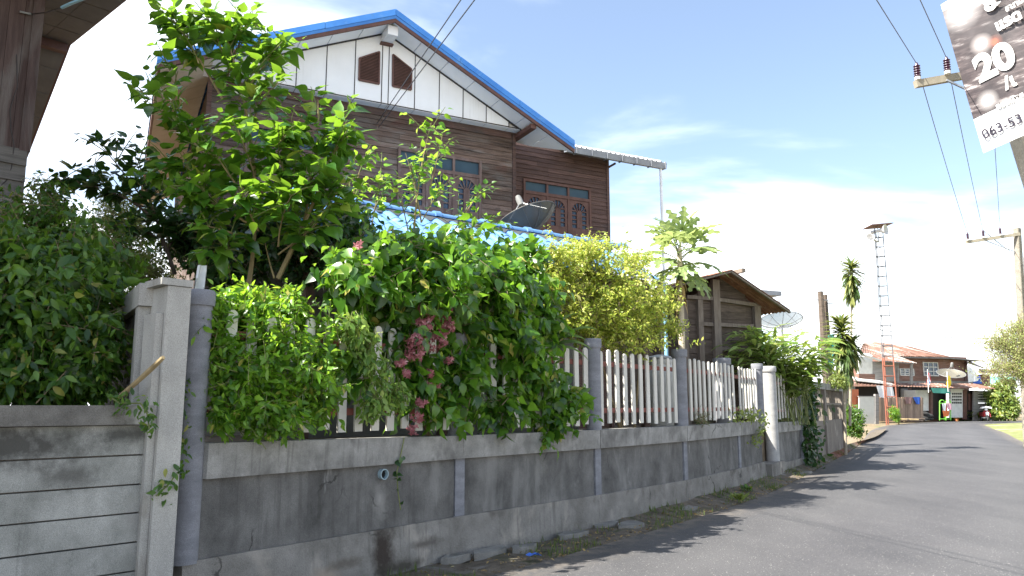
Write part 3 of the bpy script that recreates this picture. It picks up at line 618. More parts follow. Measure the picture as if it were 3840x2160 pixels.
# wing set back on the east side
Wf = Fr((aty('C', 1352, 500, 16.4).x, 16.4), 27.4)
wx = lambda x, y, o=0: Wf.px('C', x, y, o)
WS1 = wx(2264, 700)[0]; WT = Wf.px('2', 1300, 805)[1]
MB().fbox(Wf, -1.2, WS1 - .02, 1.0, WT - .02, -5, -.01).build('wing_wall', m_woodr, house)
ww = [o for o in house.children if o.name.startswith('wing_wall')][0]
w0_, w1_ = wx(1440, 1000)[0], wx(2098, 1000)[0]; wb0 = (wx(2098, 1040)[1] + wx(1440, 940)[1]) / 2; ws_ = (wx(1445, 575)[1] + wx(2090, 650)[1]) / 2; wt_ = (wx(1445, 440)[1] + wx(2090, 538)[1]) / 2
WIN2 = (w0_, w1_, wb0, wt_)
boards(Wf, ww, -.3, WS1, 4.0, WT, .103, [WIN2], m_woodr)
casement(Wf, house, WIN2[0], WIN2[1], wb0, ws_, wt_, 3, m_framer)
MB().fbox(Wf, WS1 - .04, WS1 + .03, 1.2, WT, -.05, .045).build('corner_board', m_woodr, house)
# wing roof: corrugated sheets, gutter and downpipe
m_gut = MAT('gutter_grey', (.2, .21, .23), (.32, .33, .35), 4, .6, spec=.4); m_sheet = MAT('fibre_sheet_grey', (.38, .39, .41), (.55, .56, .57), 2, .8, .2, 40)
eo = .42; e0, e1 = Wf.px('2', 1330, 795, eo)[0], Wf.px('2', 1868, 895, eo)[0]; ez = Wf.px('2', 1620, 848, eo)[1] + .02
mb = MB(); K = 84
for k in range(K + 1):
    s = e0 + (e1 - e0) * k / K; dz = .055 * max(-.3, math.sin(2 * math.pi * k / 4.0))
    for o, z in ((eo + .03, ez), (-4.0, ez + 1.68)):
        mb.v += [Wf.pt(s, z + dz, o), Wf.pt(s, z + dz - .012, o)]
for k in range(K):
    a = 4 * k; mb.f += [(a, a + 4, a + 6, a + 2), (a + 1, a + 3, a + 7, a + 5), (a, a + 1, a + 5, a + 4)]
mb.build('wing_roof', m_sheet, house)
mb = MB(); prof = [(0, .0), (.0, -.13), (.1, -.15), (.12, -.02), (.135, -.02), (.115, -.165), (-.012, -.145), (-.012, 0)]
mb.prism([Wf.pt(e0, ez - .005 + z, eo - .02 + o) for o, z in prof], Wf.d * (e1 - e0)); gt = mb.build('gutter', m_gut, house)
for k in range(7): s = e0 + .25 + k * .42; MB().fbox(Wf, s - .012, s + .012, ez - .175, ez + .0, eo - .035, eo + .13).build('bracket', m_gut, gt)
MB().beam(Wf.pt(WS1, ez - .2, .03), Wf.pt(WS1 + .22, ez - .06, .03), .05, .05).build('eave_bracket', m_woodr, house)
mb = MB(); a = Wf.pt(e1 - .13, ez - .15, eo + .04)
mb.tube([a, a - V3((0, 0, .2)), a - V3((0.0, 0, 2.9))], .035, 10); mb.build('downpipe', PLAIN('pvc_white', (.78, .78, .78), .4), house, True)
MB().tube([a - V3((0, 0, 2.85)), a - V3((0, 0, ez - 1.4))], .045, 10).build('downpipe', PLAIN('pvc_sky_blue', (.25, .5, .66), .4), house, True)

# ================================================================== PORCH WITH BLUE TILE ROOF
RO = aty('C', 1300, 905, 13.2); R = Fr((RO.x, RO.y), 36)
porch = thing('tiled_porch', 'low porch roofed with pale blue tiles in front of the plank house', 'porch', R.pt(0, 1.2))
m_tile = MAT('tile_blue', (.085, .195, .40), (.13, .265, .49), 5, .6, .1, 60, spec=.2, vary=.1, big=[((.19, .29, .41), 4, .6, (1, 1, 1)), ((.06, .11, .2), 9, .66, (1, 1, 1))])
m_mortar = MAT('mortar', (.36, .33, .29), (.5, .47, .42), 8, .95)
RZp = 4.80; pit = math.radians(30); s0p, s1p = -4.3, 2.5
tw, tl = .3, .4
def tile_mesh():
    mb = MB(); K = 10; X = R.d; D = (R.n * math.cos(pit) - V3((0, 0, math.sin(pit)))); Nn = (V3((0, 0, math.cos(pit))) + R.n * math.sin(pit))
    for j, (dd, lift) in enumerate(((0, 0), (tl + .05, .012))):
        for k in range(K + 1):
            u = k / K; h = .048 * (math.sin(math.pi * min(1, u / .62)) if u < .62 else -.35 * math.sin(math.pi * (u - .62) / .38))
            p = X * ((u - .5) * (tw + .012)) + D * dd + Nn * (h + lift); mb.v += [p, p - Nn * .014]
    n_ = 2 * (K + 1)
    for k in range(K):
        a = 2 * k; mb.f += [(a, a + n_, a + n_ + 2, a + 2), (a + 1, a + 3, a + n_ + 3, a + n_ + 1), (a + n_, a + n_ + 1, a + n_ + 3, a + n_ + 2)]
    return mb.mesh('tile', m_tile, sm=True), X, D, Nn
tme, TX, TD, TN = tile_mesh()
prf = thing('roof', None, None); prf.parent = porch
NR = 4; ncol = int((s1p - s0p) / tw)
for r_ in range(NR):
    for k in range(ncol):
        o = link('tile', tme, prf); o.location = R.pt(s0p + tw * (k + .5), RZp - .05, 0) + TD * (tl * r_) + TN * (random.uniform(-.004, .006) - .004 * 0) - porch.location
rt = MB(); n = 8; rl = .5
for x, r0 in ((0, .085), (.385, .08), (.388, .108), (rl, .11)):
    for j in range(n + 1): a = math.pi * j / n; rt.v.append(TX * x + R.n * math.cos(a) * r0 * 1.15 + V3((0, 0, 1)) * math.sin(a) * r0)
for k in range(3):
    for j in range(n): a = k * (n + 1) + j; rt.f.append((a, a + n + 1, a + n + 2, a + 1))
rtm = rt.mesh('ridge_tile', m_tile, sm=True)
k = s0p
while k < s1p:
    o = link('ridge_tile', rtm, prf); o.location = R.pt(k, RZp - .012 + random.uniform(-.006, .006), 0) - porch.location; k += rl - .025
MB().fbox(R, s0p, s1p, RZp - .09, RZp - .02, -.07, .07).build('ridge_mortar', m_mortar, porch)
bk = V3((0, 0, 1))
mb = MB(); P = R.pt; mb.hexa([P(s0p, RZp - .12, -.06), P(s1p, RZp - .12, -.06), P(s1p, RZp - .62, -1.0), P(s0p, RZp - .62, -1.0)], [P(s0p, RZp - .08, -.06), P(s1p, RZp - .08, -.06), P(s1p, RZp - .58, -1.0), P(s0p, RZp - .58, -1.0)]); mb.build('rear_slope', m_tile, porch)
mb = MB(); mb.fbox(R, s0p + .1, s1p - .1, RZp - .95, RZp - .83, .95, 1.05)
for s in (-4.0, -1.9, .2, 2.3): MB().fbox(R, s - .06, s + .06, 1.1, RZp - .83, .94, 1.06).build('post', m_frame, porch)
mb.build('eave_beam', m_frame, porch)
MB().fbox(R, s0p + .1, s1p - .2, 1.2, RZp - .62, -.9, -.8).build('rear_wall', MAT('porch_wall', (.1, .1, .09), (.18, .17, .15), 2, .9), porch)

# ------------------------------------------------------------------ satellite dishes
m_dish = MAT('dish_mesh_grey', (.085, .08, .075), (.12, .115, .105), 60, .6, metal=.3)
m_steel = MAT('galvanised', (.32, .33, .34), (.46, .47, .48), 9, .45, metal=.6)
def net_mat(name, col, open_):
    m, t, b, out = mat_new(name); b.inputs['Base Color'].default_value = (*col, 1); b.inputs['Roughness'].default_value = .5; b.inputs['Metallic'].default_value = .3
    tr = t.nodes.new('ShaderNodeBsdfTransparent'); mx = t.nodes.new('ShaderNodeMixShader'); mx.inputs[0].default_value = open_
    t.links.new(b.outputs[0], mx.inputs[1]); t.links.new(tr.outputs[0], mx.inputs[2]); t.links.new(mx.outputs[0], out.inputs[0]); return m
m_net_dark = net_mat('expanded_mesh_dark', (.085, .078, .066), .12); m_net_light = net_mat('expanded_mesh_pale', (.45, .47, .5), .35)
def dish(label, c, rad, axis, depth, foot, net, lnb_h=.55, ribs=10, group='satellite dishes'):
    """c rim centre, axis points where the dish looks"""
    c = V3(c); A = V3(axis).normalized(); X = A.cross(V3((0, 0, 1))); X = X.normalized() if X.length > .05 else V3((1, 0, 0)); Y = A.cross(X)
    t_ = thing('satellite_dish', label, 'dish', foot, group)
    mb = MB(); nr, na = 7, 32
    for k in range(nr + 1):
        r = rad * k / nr if k else .02
        for j in range(na): a = 2 * math.pi * j / na; mb.v.append(c + A * (depth * (r / rad) ** 2 - depth) + (X * math.cos(a) + Y * math.sin(a)) * r)
    for k in range(nr):
        for j in range(na): a = k * na + j; b_ = k * na + (j + 1) % na; mb.f.append((a, b_, b_ + na, a + na))
    rf = mb.build('reflector', net, t_, True)
    mb = MB(); mb.tube([c + (X * math.cos(2 * math.pi * j / na) + Y * math.sin(2 * math.pi * j / na)) * rad for j in range(na + 1)], .014, 6, False); mb.build('rim', m_dish if net is m_net_dark else m_steel, rf)
    for j in range(ribs):
        a = 2 * math.pi * (j + .3) / ribs; v_ = X * math.cos(a) + Y * math.sin(a)
        MB().tube([c + A * (depth * q * q - depth - .012) + v_ * rad * q for q in (.05, .3, .55, .8, 1)], .009, 5).build('rib', m_dish if net is m_net_dark else m_steel, rf)
    fp = c + A * lnb_h
    for j in range(3):
        a = 2 * math.pi * (j + .1) / 3; MB().tube([c + (X * math.cos(a) + Y * math.sin(a)) * rad * .8 - A * depth * .3, fp], .009, 5).build('strut', m_steel, t_)
    s_ = rad / .65
    MB().lathe([(.055 * s_, -.06 * s_), (.07 * s_, -.055 * s_), (.068 * s_, .1 * s_), (.05 * s_, .16 * s_), (.015 * s_, .18 * s_)], fp, A, 14).build('feed_horn', MAT('feed_grey', (.17, .17, .165), (.25, .25, .24), 5, .6), t_, True)
    MB().tube([c - A * depth, c - A * (depth + .12), V3(foot)], .035, 8).build('mast', m_steel, t_)
    return t_
hub = aty('E', 1862, 268, 14.3); A_d = V3((-.36, .12, .92)).normalized()
dish('dark mesh satellite dish tilted up behind the blue tiled ridge', hub + A_d * .30, .60, A_d, .30, R.pt(.95, 4.2, -.75), m_net_dark, .32)
dc = aty('Q', 620, 112, 24); dish('pale see-through satellite dish above the variegated ginger clump', dc, .66, (.02, .30, .95), .2, (dc.x, dc.y, 1.2), m_net_light, .5)

# ================================================================== NEIGHBOUR HOUSE ON THE LEFT
m_nb = MAT('neighbour_boards', (.04, .024, .022), (.1, .068, .062), 4, .75, .3, 30, st=(6, 6, .4), vary=.12, big=[((.13, .115, .108), 1.5, .56, (2, 2, .4))])  # neighbour colours also lowered to hold the shade under the deep eaves
m_nbl = MAT('neighbour_grey_boards', (.1, .092, .085), (.2, .185, .17), 5, .85, .35, 30, st=(.5, .5, 6), vary=.2)
m_nbs = MAT('neighbour_soffit', (.13, .115, .102), (.2, .178, .158), 2, .8, vary=.05)
NO = aty('A', 195, 600, 9.0); NF = Fr((NO.x, NO.y), 46); nh = thing('neighbour_house', 'dark plank house corner with deep eaves rising behind the plank wall', 'house', (NO.x, NO.y, 1.2))
nd, nn_ = NF.d, NF.n
zl = NF.px('A', 150, 905)[1]
x = 0.0
while x > -11:
    w_ = .17; MB().fbox(NF, x - w_ + .004, x, zl, 7.7, -.03, .0 + random.uniform(0, .006)).build('upright_board', m_nb, nh); x -= w_
MB().fbox(NF, -.09, .03, zl - .02, 7.7, -.06, .025).build('corner_board', m_nb, nh)
MB().fbox(NF, -11, -.02, 1.2, 7.7, -5, -.035).build('wall', m_nb, nh)
P = NF.pt; MB().hexa([P(-11, 6.4, 3.3), P(-2.4, 6.4, 3.3), P(-2.4, 7.75, -.6), P(-11, 7.75, -.6)], [P(-11, 6.48, 3.3), P(-2.4, 6.48, 3.3), P(-2.4, 7.83, -.6), P(-11, 7.83, -.6)]).build('shade_eave', m_brown, nh)  # added eave out of view, sized to shade the hedge
wl = [o for o in nh.children if o.name.startswith('wall')][0]
z = zl
while z > 1.4:
    P = NF.pt; ex = .2; j = random.uniform(-.01, .01)
    MB().hexa([P(-11, z - ex - .015 + j, .05), P(.0, z - ex - .015 - j, .05), P(.0, z - ex - .015 - j, 0), P(-11, z - ex - .015 + j, 0)], [P(-11, z - .005, .022), P(.0, z - .005, .022), P(.0, z - .005, 0), P(-11, z - .005, 0)]).build('lap_board', m_nbl, wl); z -= ex
# roof overhang past the corner: soffit boards between wall side and outer edge
SF = Fr(tuple((NO + nd * 1.0).xy), 136)            # plane one metre outside the side wall; its s axis runs back along it
def se(k, x, y):
    r = ray(k, x, y); e = V3((0, 0, CZ)); p0 = SF.O; return e + r * ((p0 - e).dot(SF.n) / r.dot(SF.n))
E0, E1, E2 = se('A', 800, -40), se('A', 410, 275), se('A', 140, 980)
E00 = E1 + (E0 - E1) * 1.6
for A_, B_, ns in ((E00, E1, 7), (E1, E2, 5)):
    for q in range(ns):
        for w0, w1 in ((0, .33), (.335, .665), (.67, 1.0)):
            a = A_.lerp(B_, q / ns); b_ = A_.lerp(B_, (q + 1) / ns - .006); off = nd * -1.06
            a0, a1, b0, b1 = a + off * w0, a + off * w1, b_ + off * w0, b_ + off * w1
            MB().hexa([a0, b0, b1, a1], [p + V3((0, 0, .02)) for p in (a0, b0, b1, a1)]).build('soffit_board', m_nbs, nh)
mb = MB(); up = V3((0, 0, .16))
for A_, B_ in ((E00, E1), (E1, E2)):
    o1 = nd * .04; o2 = nd * -3.4; mb.hexa([A_ + o1 + V3((0, 0, .021)), B_ + o1 + V3((0, 0, .021)), B_ + o2 + V3((0, 0, .021)), A_ + o2 + V3((0, 0, .021))], [A_ + o1 + up, B_ + o1 + up, B_ + o2 + up, A_ + o2 + up])
mb.build('roof', m_brown, nh)
MB().beam(E1 - V3((0, 0, .07)) + nd * -.02, E1 + nd * -1.05 - V3((0, 0, .07)), .13, .14).build('purlin', m_brown, nh)
mb = MB(); a = NF.at('A', 120, 70, .05); b_ = NF.at('A', 190, 85, .05); mb.tube([a, b_], .012, 6); mb.build('bracket', m_steel, nh)
a = NF.at('A', 190, 85, .06); tip = E00.lerp(E1, .1)
cb = thing('service_cable', 'pale blue cable strung under the neighbour eaves', 'cable', a)
MB().tube([a, a.lerp(aty('A', 375, 45, 8.2), .5) - V3((0, 0, .02)), aty('A', 375, 45, 8.2)], .008, 5).build('lead', m_strip, cb)
MB().tube([aty('A', 375, 45, 8.2), aty('A', 430, 20, 8.0), aty('A', 520, -15, 7.8)], .02, 6).build('sheath', PLAIN('cable_blue', (.3, .55, .68), .4), cb)
pts = [NF.at('A', x, y, .03) for x, y in ((100, 330), (105, 520), (60, 660), (65, 780), (85, 880), (70, 1010), (40, 1090), (0, 1125))]
tag(MB().tube(pts, .006, 5).build('drop_cable', m_strip), 'thin dark cable sagging down the neighbour house boards', 'cable')

# ================================================================== WOODEN BARN BEHIND THE GARDEN
BO = aty('5', 690, 600, 21.0); B = Fr((BO.x, BO.y), 24); barn = thing('wooden_barn', 'old brown timber barn with a rusty tin gable roof', 'barn', (BO.x, BO.y, 1.2))
m_bw = MAT('barn_boards', (.06, .046, .036), (.14, .11, .088), 5, .88, .35, 30, st=(.6, .6, 7), vary=.2, big=[((.06, .045, .035), 1.3, .56, (1, 1, 1))])
m_bp = MAT('barn_timber', (.13, .105, .085), (.22, .185, .15), 6, .88, .35, 30, st=(3, 3, .5), vary=.12)
m_rust = MAT('rusty_tin', (.16, .07, .045), (.33, .17, .11), 4, .75, .2, 40, st=(1, 1, 1), metal=.15, big=[((.42, .37, .33), 2, .6, (1, 1, 1))])
bx = lambda x, y, o=0: B.px('5', x, y, o)
sL = bx(520, 600)[0]; sR = bx(935, 600)[0]; zA_, sA_ = bx(790, 330)[1], bx(770, 330)[0]; zE_ = bx(930, 500)[1]
body = MB().prism([B.pt(sL, 1.2, -.08), B.pt(sR - .08, 1.2, -.08), B.pt(sR - .08, zE_, -.08), B.pt(sA_, zA_ - .12, -.08), B.pt(sL, zE_ - .05, -.08)], B.n * -3.0).build('wall', m_bw, barn)
z = 1.3
while z < zA_ - .2:
    a, b_ = sL + .01, sR - .4
    if z > zE_:
        q = (zA_ - .15 - z) / (zA_ - zE_); a = sA_ + (sL - sA_) * q; b_ = min(b_, sA_ + (sR - sA_) * q)
    if b_ - a > .1: MB().fbox(B, a, b_, z, z + .19, -.078, -.05 + random.uniform(-.006, .006)).build('plank', m_bw, body)
    z += .2
for x0, x1, y0, y1, o in ((678, 714, 360, 900, .02), (598, 624, 470, 900, 0), (905, 938, 500, 900, 0), (520, 540, 470, 900, -.01)):
    s_a, za_ = bx(x0, y0, o); s_b, _ = bx(x1, y0, o); MB().fbox(B, s_a, s_b, 1.2, za_, o - .06, o + .06).build('post', m_bp, barn)
for (xa, ya, xb, yb) in ((540, 455, 680, 465), (714, 470, 920, 500), (600, 600, 680, 605), (706, 605, 900, 615), (700, 735, 870, 745)):
    p, q = B.at('5', xa, ya, .0), B.at('5', xb, yb, .0); MB().beam(p, q, .1, .13, B.n).build('beam', m_bp, barn)
# roof sheets
ov = .7
for side, (ks, ky) in enumerate((((330, 425)), ((1112, 528)))):
    tip = B.px('5', ks, ky, ov); ap = B.px('5', 790, 306, ov)
    nsh = 7
    for q in range(nsh):
        o1, o0 = ov - q * .6, ov - q * .6 - .62; mb = MB(); K = 16
        for k in range(K + 1):
            o = o1 + (o0 - o1) * k / K; dz = .018 * math.sin(2 * math.pi * k / 4) + .006 * (q % 2)
            for s_, z_ in (ap, tip): mb.v += [B.pt(s_, z_ + dz, o), B.pt(s_, z_ + dz - .01, o)]
        for k in range(K):
            a = 4 * k; mb.f += [(a, a + 4, a + 6, a + 2), (a + 1, a + 3, a + 7, a + 5), (a + 2, a + 6, a + 7, a + 3)]
        mb.f += [(0, 2, 3, 1)]
        mb.build('roof_sheet', m_rust, barn)
    MB().beam(B.pt(ap[0], ap[1] - .05, ov - .06), B.pt(tip[0], tip[1] - .05, ov - .06), .05, .08, B.n).build('barge_board', m_bp, barn)
MB().fbox(B, sA_ - .06, sA_ + .06, zA_ - .06, zA_ + .05, -3.0, ov - .05).build('ridge_pole', m_bp, barn)
a, b_ = B.px('5', 960, 425, -2.4), B.px('5', 1060, 440, -2.4); MB().fbox(B, a[0] - .4, b_[0], b_[1] - .05, b_[1] + .1, -4.4, -2.4).build('rear_roof', m_gut, barn)
# low grey roof left of the barn
sr = thing('side_shed', 'low shed with grey sheet roof between the porch and the barn', 'shed', aty('5', 260, 700, 19.5))
S2 = Fr(tuple(aty('5', 280, 350, 19.5).xy), 20); a, b_ = S2.px('5', 60, 330), S2.px('5', 425, 372)
zr = (a[1] + b_[1]) / 2
mb = MB(); P = S2.pt; mb.hexa([P(a[0], zr - .08, .4), P(b_[0], zr - .08, .4), P(b_[0], zr + .5, -2.6), P(a[0], zr + .5, -2.6)], [P(a[0], zr - .02, .4), P(b_[0], zr - .02, .4), P(b_[0], zr + .56, -2.6), P(a[0], zr + .56, -2.6)]); mb.build('roof', m_sheet, sr)
MB().fbox(S2, a[0], b_[0] - .2, 1.2, zr - .06, -.5, -.4).build('wall', m_bw, sr)
for s_ in (a[0] + .2, b_[0] - .3): MB().fbox(S2, s_ - .05, s_ + .05, 1.2, zr - .09, .2, .3).build('post', m_bp, sr)
# ================================================================== PLANTS
def leaf_template(kind):
    """blade along +Y, length 1, folded along the midrib and bent down at the tip: (verts, faces)"""
    if kind == 'ovate': prof = [(0, 0), (.08, .2), (.24, .31), (.48, .27), (.74, .12), (.88, .045), (1.0, 0)]; fold, droop = .20, .22
    elif kind == 'elliptic': prof = [(0, 0), (.18, .15), (.45, .22), (.75, .14), (1.0, 0)]; fold, droop = .25, .25
    elif kind == 'lance': prof = [(0, .015), (.2, .07), (.5, .085), (.8, .05), (1.0, 0)]; fold, droop = .35, .5
    elif kind == 'strap': prof = [(0, .03), (.12, .06), (.4, .075), (.7, .055), (1.0, 0)]; fold, droop = .4, .42
    elif kind == 'small': prof = [(0, 0), (.5, .24), (1.0, 0)]; fold, droop = .3, .2
    elif kind == 'blade': prof = [(0, .02), (.5, .02), (1.0, 0)]; fold, droop = .3, .55
    V, Fc = [], []; rows = []
    for y, w in prof:
        z = -droop * y * y
        if w == 0: rows.append((len(V),)); V.append((0, y, z))
        else: rows.append((len(V), len(V) + 1, len(V) + 2)); V += [(-w, y, z + fold * w), (0, y, z), (w, y, z + fold * w)]
    for a, b_ in zip(rows[:-1], rows[1:]):
        if len(a) == 1 and len(b_) == 3: Fc += [(a[0], b_[1], b_[0]), (a[0], b_[2], b_[1])]
        elif len(a) == 3 and len(b_) == 3: Fc += [(a[0], a[1], b_[1], b_[0]), (a[1], a[2], b_[2], b_[1])]
        elif len(a) == 3: Fc += [(a[0], a[1], b_[0]), (a[1], a[2], b_[0])]
    return np.array(V, float), Fc
TPL = {k: leaf_template(k) for k in ('ovate', 'elliptic', 'lance', 'strap', 'small', 'blade')}
def unit(a): return a / np.maximum(1e-9, np.linalg.norm(a, axis=-1, keepdims=True))
def leaf_mesh(name, mat, kind, pos, d, nrm, size, org, asp=None):
    V, Fc = TPL[kind]; n, m = len(pos), len(V)
    Y = unit(d); X = unit(np.cross(Y, nrm)); Z = np.cross(X, Y)
    W = size[:, None] if asp is None else (size * asp)[:, None]
    co = pos[:, None, :] + V[None, :, 0:1] * (X * W)[:, None, :] + V[None, :, 1:2] * (Y * size[:, None])[:, None, :] + V[None, :, 2:3] * (Z * size[:, None])[:, None, :]
    co = (co - np.array(org)).reshape(-1, 3)
    me = bpy.data.meshes.new(name); me.vertices.add(n * m); me.vertices.foreach_set('co', co.ravel())
    ls = np.array([len(f) for f in Fc]); fl_ = np.concatenate([np.array(f) for f in Fc]); tot = ls.sum()
    idx = (fl_[None, :] + (np.arange(n) * m)[:, None]).ravel(); starts = np.concatenate([[0], np.cumsum(ls)[:-1]])
    me.loops.add(n * tot); me.loops.foreach_set('vertex_index', idx.astype(np.int32))
    me.polygons.add(n * len(Fc)); me.polygons.foreach_set('loop_start', (starts[None, :] + (np.arange(n) * tot)[:, None]).ravel().astype(np.int32))
    me.polygons.foreach_set('use_smooth', np.ones(n * len(Fc), bool))
    me.update(calc_edges=True); me.validate(); me.materials.append(mat); return me
def blob(k, u, v, Y, ru, rv, rd):
    """ellipsoid at a pixel of zoom k and depth Y; radii ru, rv in those pixels, rd in metres"""
    c = aty(k, u, v, Y); m_ = ZM[k][0] * Y / F
    return np.array(c), np.array([ru * m_, rd, rv * m_])
def yw(u, k='d'):
    """depth of the wall line in pixel column u"""
    a, b_, _ = ZM[k]; tx = (b_ + a * u - 1920) / F * 1.006
    for p, q in zip(PW[:-1], PW[1:]):
        den = (q.x - p.x) - tx * (q.y - p.y)
        t_ = (tx * p.y - p.x) / den
        if -.3 <= t_ <= 1 or (p is PW[0] and t_ < 0): return p.y + t_ * (q.y - p.y)
    return PW[-1].y
def wb_(u, v, off, ru, rv, rd): return blob('d', u, v, yw(u) + off, ru, rv, rd)
def grow(blobs, ntw, per, tlen, lsize, rng, up=.35, droop=.3, shell=.45, spread=.9, flat=.6, weights=None):
    """twigs through the volume of the blobs with alternate leaves; returns leaf arrays and twig segments"""
    wt = np.array([np.prod(r) ** .67 for c, r in blobs]) if weights is None else np.array(weights, float); wt = wt / wt.sum()
    bi = rng.choice(len(blobs), ntw, p=wt); c = np.array([b_[0] for b_ in blobs])[bi]; r = np.array([b_[1] for b_ in blobs])[bi]
    v = unit(rng.normal(size=(ntw, 3))); rr = shell + (1 - shell) * rng.random(ntw) ** .7
    lump = 1 + .26 * np.sin(v[:, 0] * 5 + bi * 1.7) * np.sin(v[:, 2] * 6 + bi) + .13 * rng.normal(size=ntw)
    sp_ = rng.random(ntw) < .08; rr = np.where(sp_ & (v[:, 2] > -.3), rr + .15 + .3 * rng.random(ntw), rr)          # stray shoots break the outline
    p = c + v * r * (rr * lump)[:, None]
    td = unit(v * .8 + np.array([0, 0, up]) + rng.normal(size=(ntw, 3)) * .45)
    start = p - td * tlen * .6
    T = np.repeat(np.arange(ntw), per); q = np.tile(np.arange(per), ntw)
    f = (q + rng.random(len(T)) * .7) / per
    pos = start[T] + td[T] * (tlen * f)[:, None] + rng.normal(size=(len(T), 3)) * .012
    side = unit(np.cross(td, rng.normal(size=(ntw, 3))))[T] * np.where(q % 2, 1, -1)[:, None]
    d = unit(td[T] * .55 + side * spread + rng.normal(size=(len(T), 3)) * .35 + np.array([0, 0, -droop]))
    nrm = unit(np.array([0, 0, flat]) + rng.normal(size=(len(T), 3)) * .5 + td[T] * .3 + np.array([-.12, -.12, 0]))
    sz = lsize * (.45 + .8 * rng.random(len(T))) * (1.1 - .35 * f)
    return pos, d, nrm, sz, start, td
def twig_mesh(start, td, tlen, r, rng, every=1):
    mb = MB()
    for a, d in zip(start[::every], td[::every]):
        a = V3(a); d = V3(d); mb.tube([a - d * tlen * .3, a + d * tlen * .5, a + d * tlen], [r, r * .8, r * .4], 3, False)
    return mb
m_twig = MAT('twig_bark', (.13, .1, .06), (.24, .19, .11), 8, .85)
m_twigg = MAT('green_twig', (.10, .13, .04), (.2, .22, .08), 8, .7)
m_trunk = MAT('garden_bark', (.2, .15, .08), (.36, .28, .15), 7, .85, .3, 40, st=(1, 1, .4))
m_darkbark = MAT('dark_bark', (.06, .045, .035), (.13, .1, .08), 7, .9, .3, 40)
def plant(name, label, cat, base, blobs, ntw, per, tlen, lsize, mat, kind='ovate', seed=1, stems=(), group=None, stem_mat=None, twig_every=2, twig_r=.005, part='foliage', **kw):
    rng = np.random.default_rng(seed); t_ = thing(name, label, cat, base, group)
    pos, d, nrm, sz, start, td = grow(blobs, ntw, per, tlen, lsize, rng, **kw)
    o = link(part, leaf_mesh(part, mat, kind, pos, d, nrm, sz, base), t_); o['kind'] = 'stuff'
    if twig_every:
        tw_ = twig_mesh(start, td, tlen, twig_r, rng, twig_every).build('twigs', stem_mat or m_twig, t_); tw_['kind'] = 'stuff'
    for s in stems: MB().tube(*s).build('stem', stem_mat or m_trunk, t_, True)
    return t_
def bez(a, b_, bend, n=7):
    a, b_ = V3(a), V3(b_); m_ = (a + b_) / 2 + V3(bend); return [a * (1 - q) ** 2 + m_ * 2 * q * (1 - q) + b_ * q * q for q in [k / (n - 1) for k in range(n)]]
def stemto(base, k, x, y, Y, r0, r1, bend=(0, 0, 0), n=7):
    p = aty(k, x, y, Y); pts = bez(base, p, bend, n); return (pts, [r0 + (r1 - r0) * q / (n - 1) for q in range(n)], 7)

L_mulb = LEAF('leaf_mulberry', [(.014, .055, .01), (.03, .1, .014), (.058, .16, .018), (.1, .23, .026), (.17, .31, .04), (.34, .36, .06)], (.36, .62, .04), rough=.24, tr=.34, spec=.8)
L_dark = LEAF('leaf_dark', [(.014, .045, .012), (.024, .07, .016), (.04, .1, .022)], (.16, .32, .04), rough=.36, tr=.25)
L_shrub = LEAF('leaf_bright_shrub', [(.018, .06, .008), (.04, .12, .01), (.08, .2, .016), (.14, .29, .03), (.2, .36, .045), (.48, .42, .1)], (.46, .74, .05), rough=.38, tr=.46)
L_creep = LEAF('leaf_creeper', [(.01, .04, .007), (.024, .08, .01), (.05, .14, .014), (.09, .21, .02), (.15, .29, .03), (.4, .36, .08)], (.32, .6, .04), rough=.3, tr=.4, spec=.6)
L_dura = LEAF('leaf_duranta', [(.11, .2, .02), (.24, .34, .035), (.42, .48, .07), (.58, .57, .13), (.66, .6, .2)], (.62, .68, .12), rough=.45, tr=.42)
L_hedge = LEAF('leaf_hedge', [(.012, .042, .007), (.026, .078, .01), (.055, .135, .015), (.1, .19, .022), (.25, .24, .05)], (.32, .52, .04), rough=.42, tr=.33)
L_back = LEAF('leaf_back', [(.1, .15, .03), (.18, .24, .05), (.26, .3, .08)], (.45, .5, .1), rough=.5, tr=.4)
L_vari = LEAF('leaf_variegated', [(.06, .15, .025), (.13, .25, .04), (.26, .38, .08), (.45, .5, .12)], (.5, .66, .12), rough=.4, tr=.35)
L_croton = LEAF('leaf_croton', [(.06, .12, .02), (.13, .2, .035), (.24, .28, .06), (.4, .38, .1)], (.4, .45, .1), rough=.4, tr=.35)
L_grass = LEAF('leaf_grass', [(.04, .075, .015), (.08, .12, .028), (.17, .17, .06)], (.35, .45, .08), rough=.6, tr=.3)
L_papaya = LEAF('leaf_papaya', [(.17, .25, .08), (.27, .35, .13), (.36, .42, .2)], (.5, .6, .2), rough=.45, tr=.4)
L_tree = LEAF('leaf_fine_tree', [(.14, .2, .05), (.24, .3, .08), (.38, .4, .14), (.5, .47, .2)], (.5, .58, .16), rough=.6, tr=.4)

